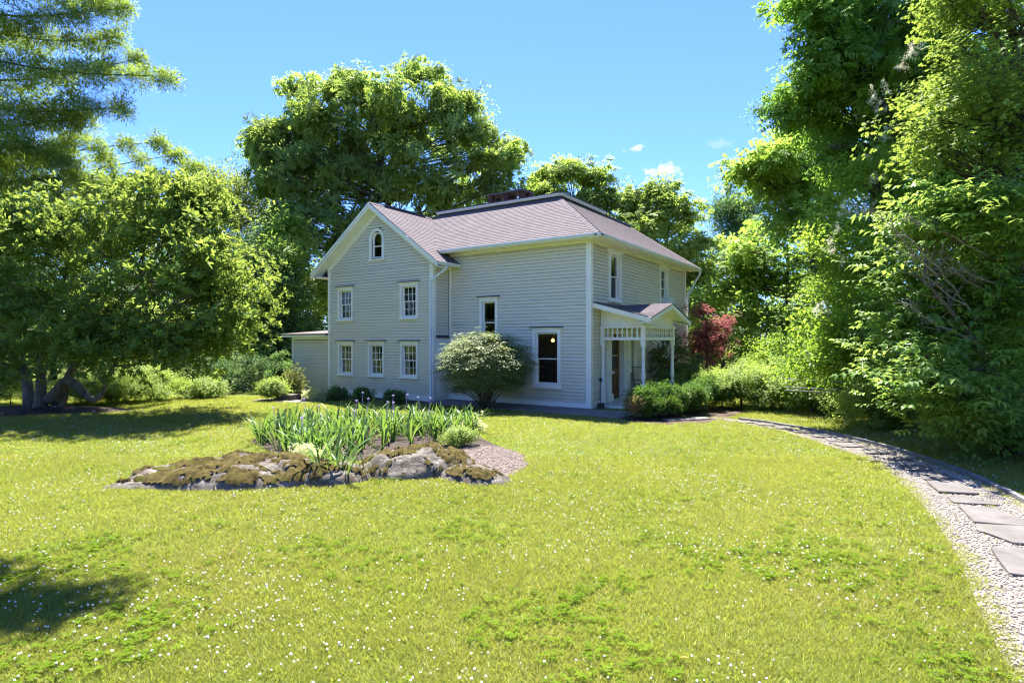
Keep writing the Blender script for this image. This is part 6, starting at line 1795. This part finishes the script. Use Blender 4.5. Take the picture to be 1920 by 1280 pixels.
def pebble(mat, seed):
    import bmesh
    bm = bmesh.new(); bmesh.ops.create_icosphere(bm, subdivisions=1, radius=1)
    for v in bm.verts: v.co *= 1 + .28 * mnoise.noise(v.co * 1.3 + Vector((seed, 0, 0)))
    me = bpy.data.meshes.new('pebble'); bm.to_mesh(me); bm.free(); me.materials.append(mat)
    me.polygons.foreach_set('use_smooth', [True] * len(me.polygons))
    return unlinked('spray_source', me)
def pebbles(name, key, mat, poly, n, s0, s1, parent=None, block=()):
    lo, hi = poly.min(0), poly.max(0)
    p = rng.uniform(lo, hi, (n, 2)); p = p[inside(poly, p)]
    for b in block: p = p[~inside(b, p)]
    k = len(p); s = rng.uniform(s0, s1, k)
    scatter(name, key, [pebble(mat, i * 5.0) for i in range(4)], np.column_stack([p, s * .25]), rng.uniform(0, 6.28, (k, 3)), np.column_stack([s, s * rng.uniform(.6, 1, k), s * rng.uniform(.45, .8, k)]), parent, kind='stuff')
stone_polys = [np.array([(gnd(u, v).x, gnd(u, v).y) for u, v in st]) for st in STONES]
near = PATH_POLY[PATH_POLY[:, 1] < 50]
pebbles('path_pebbles', 'pebble', M['pebble'], near, 95000, .007, .018, None, stone_polys)
pebbles('bed_pebbles', 'bedpebble', M['bedpebble'], np.array([(p.x, p.y) for p in GRAV]), 4200, .010, .024)

# ------------------------------------------------------------------ small things at the porch
def rocking_chair():
    root = empty('rocking_chair', hw(0.62, 3.05, 0.17), HROT, label='dark wooden rocking chair with a cream canvas back on the porch', category='rocking chair')
    root.rotation_euler.z = HROT + R(-35)
    # chair faces +x in its own axes
    for y in (-.25, .25):
        mb = MB(); pts = [(math.sin(t) * 1.05 - .05, y, 1.05 - math.cos(t) * 1.05 + .016) for t in [(-.36 + .09 * k) for k in range(9)]]; mb.tube(pts, .016, 6); mb.build('rocker', M['chairwood'], root)
        mb = MB(); mb.tube([(.22, y, .06), (.23, y, .62)], .017, 8); mb.build('leg', M['chairwood'], root)
        mb = MB(); mb.tube([(-.20, y, .05), (-.20, y, .40), (-.30, y * .96, .80), (-.38, y * .94, 1.12)], [.018, .018, .016, .012], 8); mb.build('back_post', M['chairwood'], root)
        mb = MB(); mb.box(-.24, .28, y - .03, y + .03, .622, .645); mb.build('arm', M['chairwood'], root)
    mb = MB(); mb.box(-.20, .25, -.25, .25, .39, .415); mb.build('seat', M['canvas'], root)
    mb = MB()
    for z, x in ((1.06, -.363), (.46, -.215)): mb.tube([(x, -.24, z), (x - .02, 0, z + .015), (x, .24, z)], .016, 6)
    mb.tube([(.22, -.25, .25), (.22, .25, .25)], .011, 6); mb.tube([(-.2, -.25, .22), (-.2, .25, .22)], .011, 6)
    mb.build('rail', M['chairwood'], root)
    mb = MB(); mb.hexa([(-.235, -.20, .48), (-.225, -.20, .48), (-.225, .20, .48), (-.235, .20, .48), (-.345, -.21, .98), (-.330, -.21, .98), (-.330, .21, .98), (-.345, .21, .98)]); mb.build('backrest', M['canvas'], root)
rocking_chair()
st = empty('garden_stake', hw(0.22, 0.30, 0.035), label='thin iron rod with a ball finial in a small black block by the porch step', category='stake')
mb = MB(); mb.box(-.10, .10, -.10, .10, 0, .14); mb.box(-.075, .075, -.075, .075, .14, .155); mb.build('base', M['iron'], st)
mb = MB(); mb.tube([(0, 0, .15), (0, 0, .86)], .011, 8); mb.build('rod', M['iron'], st)
mb = MB(); mb.lathe([(.005, .84), (.03, .855), (.05, .88), (.056, .905), (.05, .93), (.03, .955), (.005, .965)], (0, 0, 0), 12); mb.build('finial', M['iron'], st)
dm = MB(); dm.box(-.35, .35, -.55, .55, 0, .016); dmo = dm.build('door_mat', M['mat'], None, label='dark brown coir mat on the porch floor before the front door', category='door mat'); dmo.location = hw(.85, 1.95, .171); dmo.rotation_euler = (0, 0, HROT)
ac = empty('air_conditioner', hw(0.16, 6.855, 3.60), HROT, label='white window air conditioner in the upper right window over the porch', category='air conditioner')
mb = MB(); mb.box(-.22, .30, -.31, .31, 0, .36); mb.build('housing', M['ac'], ac)
for k in range(9):
    mb = MB(); mb.box(.301, .315, -.26, .26, .05 + .03 * k, .062 + .03 * k); mb.build('louvre', M['ac'], ac)
lampo = empty('hanging_lamp', hw(-2.45, 1.9, 2.10), HROT, label='glowing orange ceiling lamp seen through the ground floor wall window', category='lamp')
mb = MB(); mb.lathe([(.02, .05), (.055, .07), (.06, .11), (.035, .16), (.02, .18)], (0, 0, 0), 12); mb.build('shade', m_emit('lamp_glow', (1.0, 0.40, 0.10), 2.2), lampo)
mb = MB(); mb.tube([(0, 0, .18), (0, 0, .66)], .008, 6); mb.build('cord', M['iron'], lampo)
hs = MB(); hs.tube([hw(0.06, 8.15, 1.35), hw(.16, 8.15, 1.35)], .03, 8); hs.tube([hw(.16, 8.15, 1.30), hw(.16, 8.15, 1.47)], .035, 8); o = hs.build('wall_bracket', M['iron'], None, off=tuple(hw(0.06, 8.15, 1.35)), label='small black bracket on the clapboards right of the porch', category='bracket'); o.location = hw(0.06, 8.15, 1.35)
mw = MB(); mw.tube([(-.2, 0, .0), (-.15, .0, .10), (-.05, 0, .13), (.05, 0, .06), (.12, 0, .11), (.2, 0, .13), (.25, 0, .05)], .016, 6)
o = mw.build('wall_hook', M['gutter'], None, label='curled pale metal ornament on the wall just above the euonymus', category='ornament'); o.location = hw(-5.35, -.06, 2.72); o.rotation_euler = (0, 0, HROT)
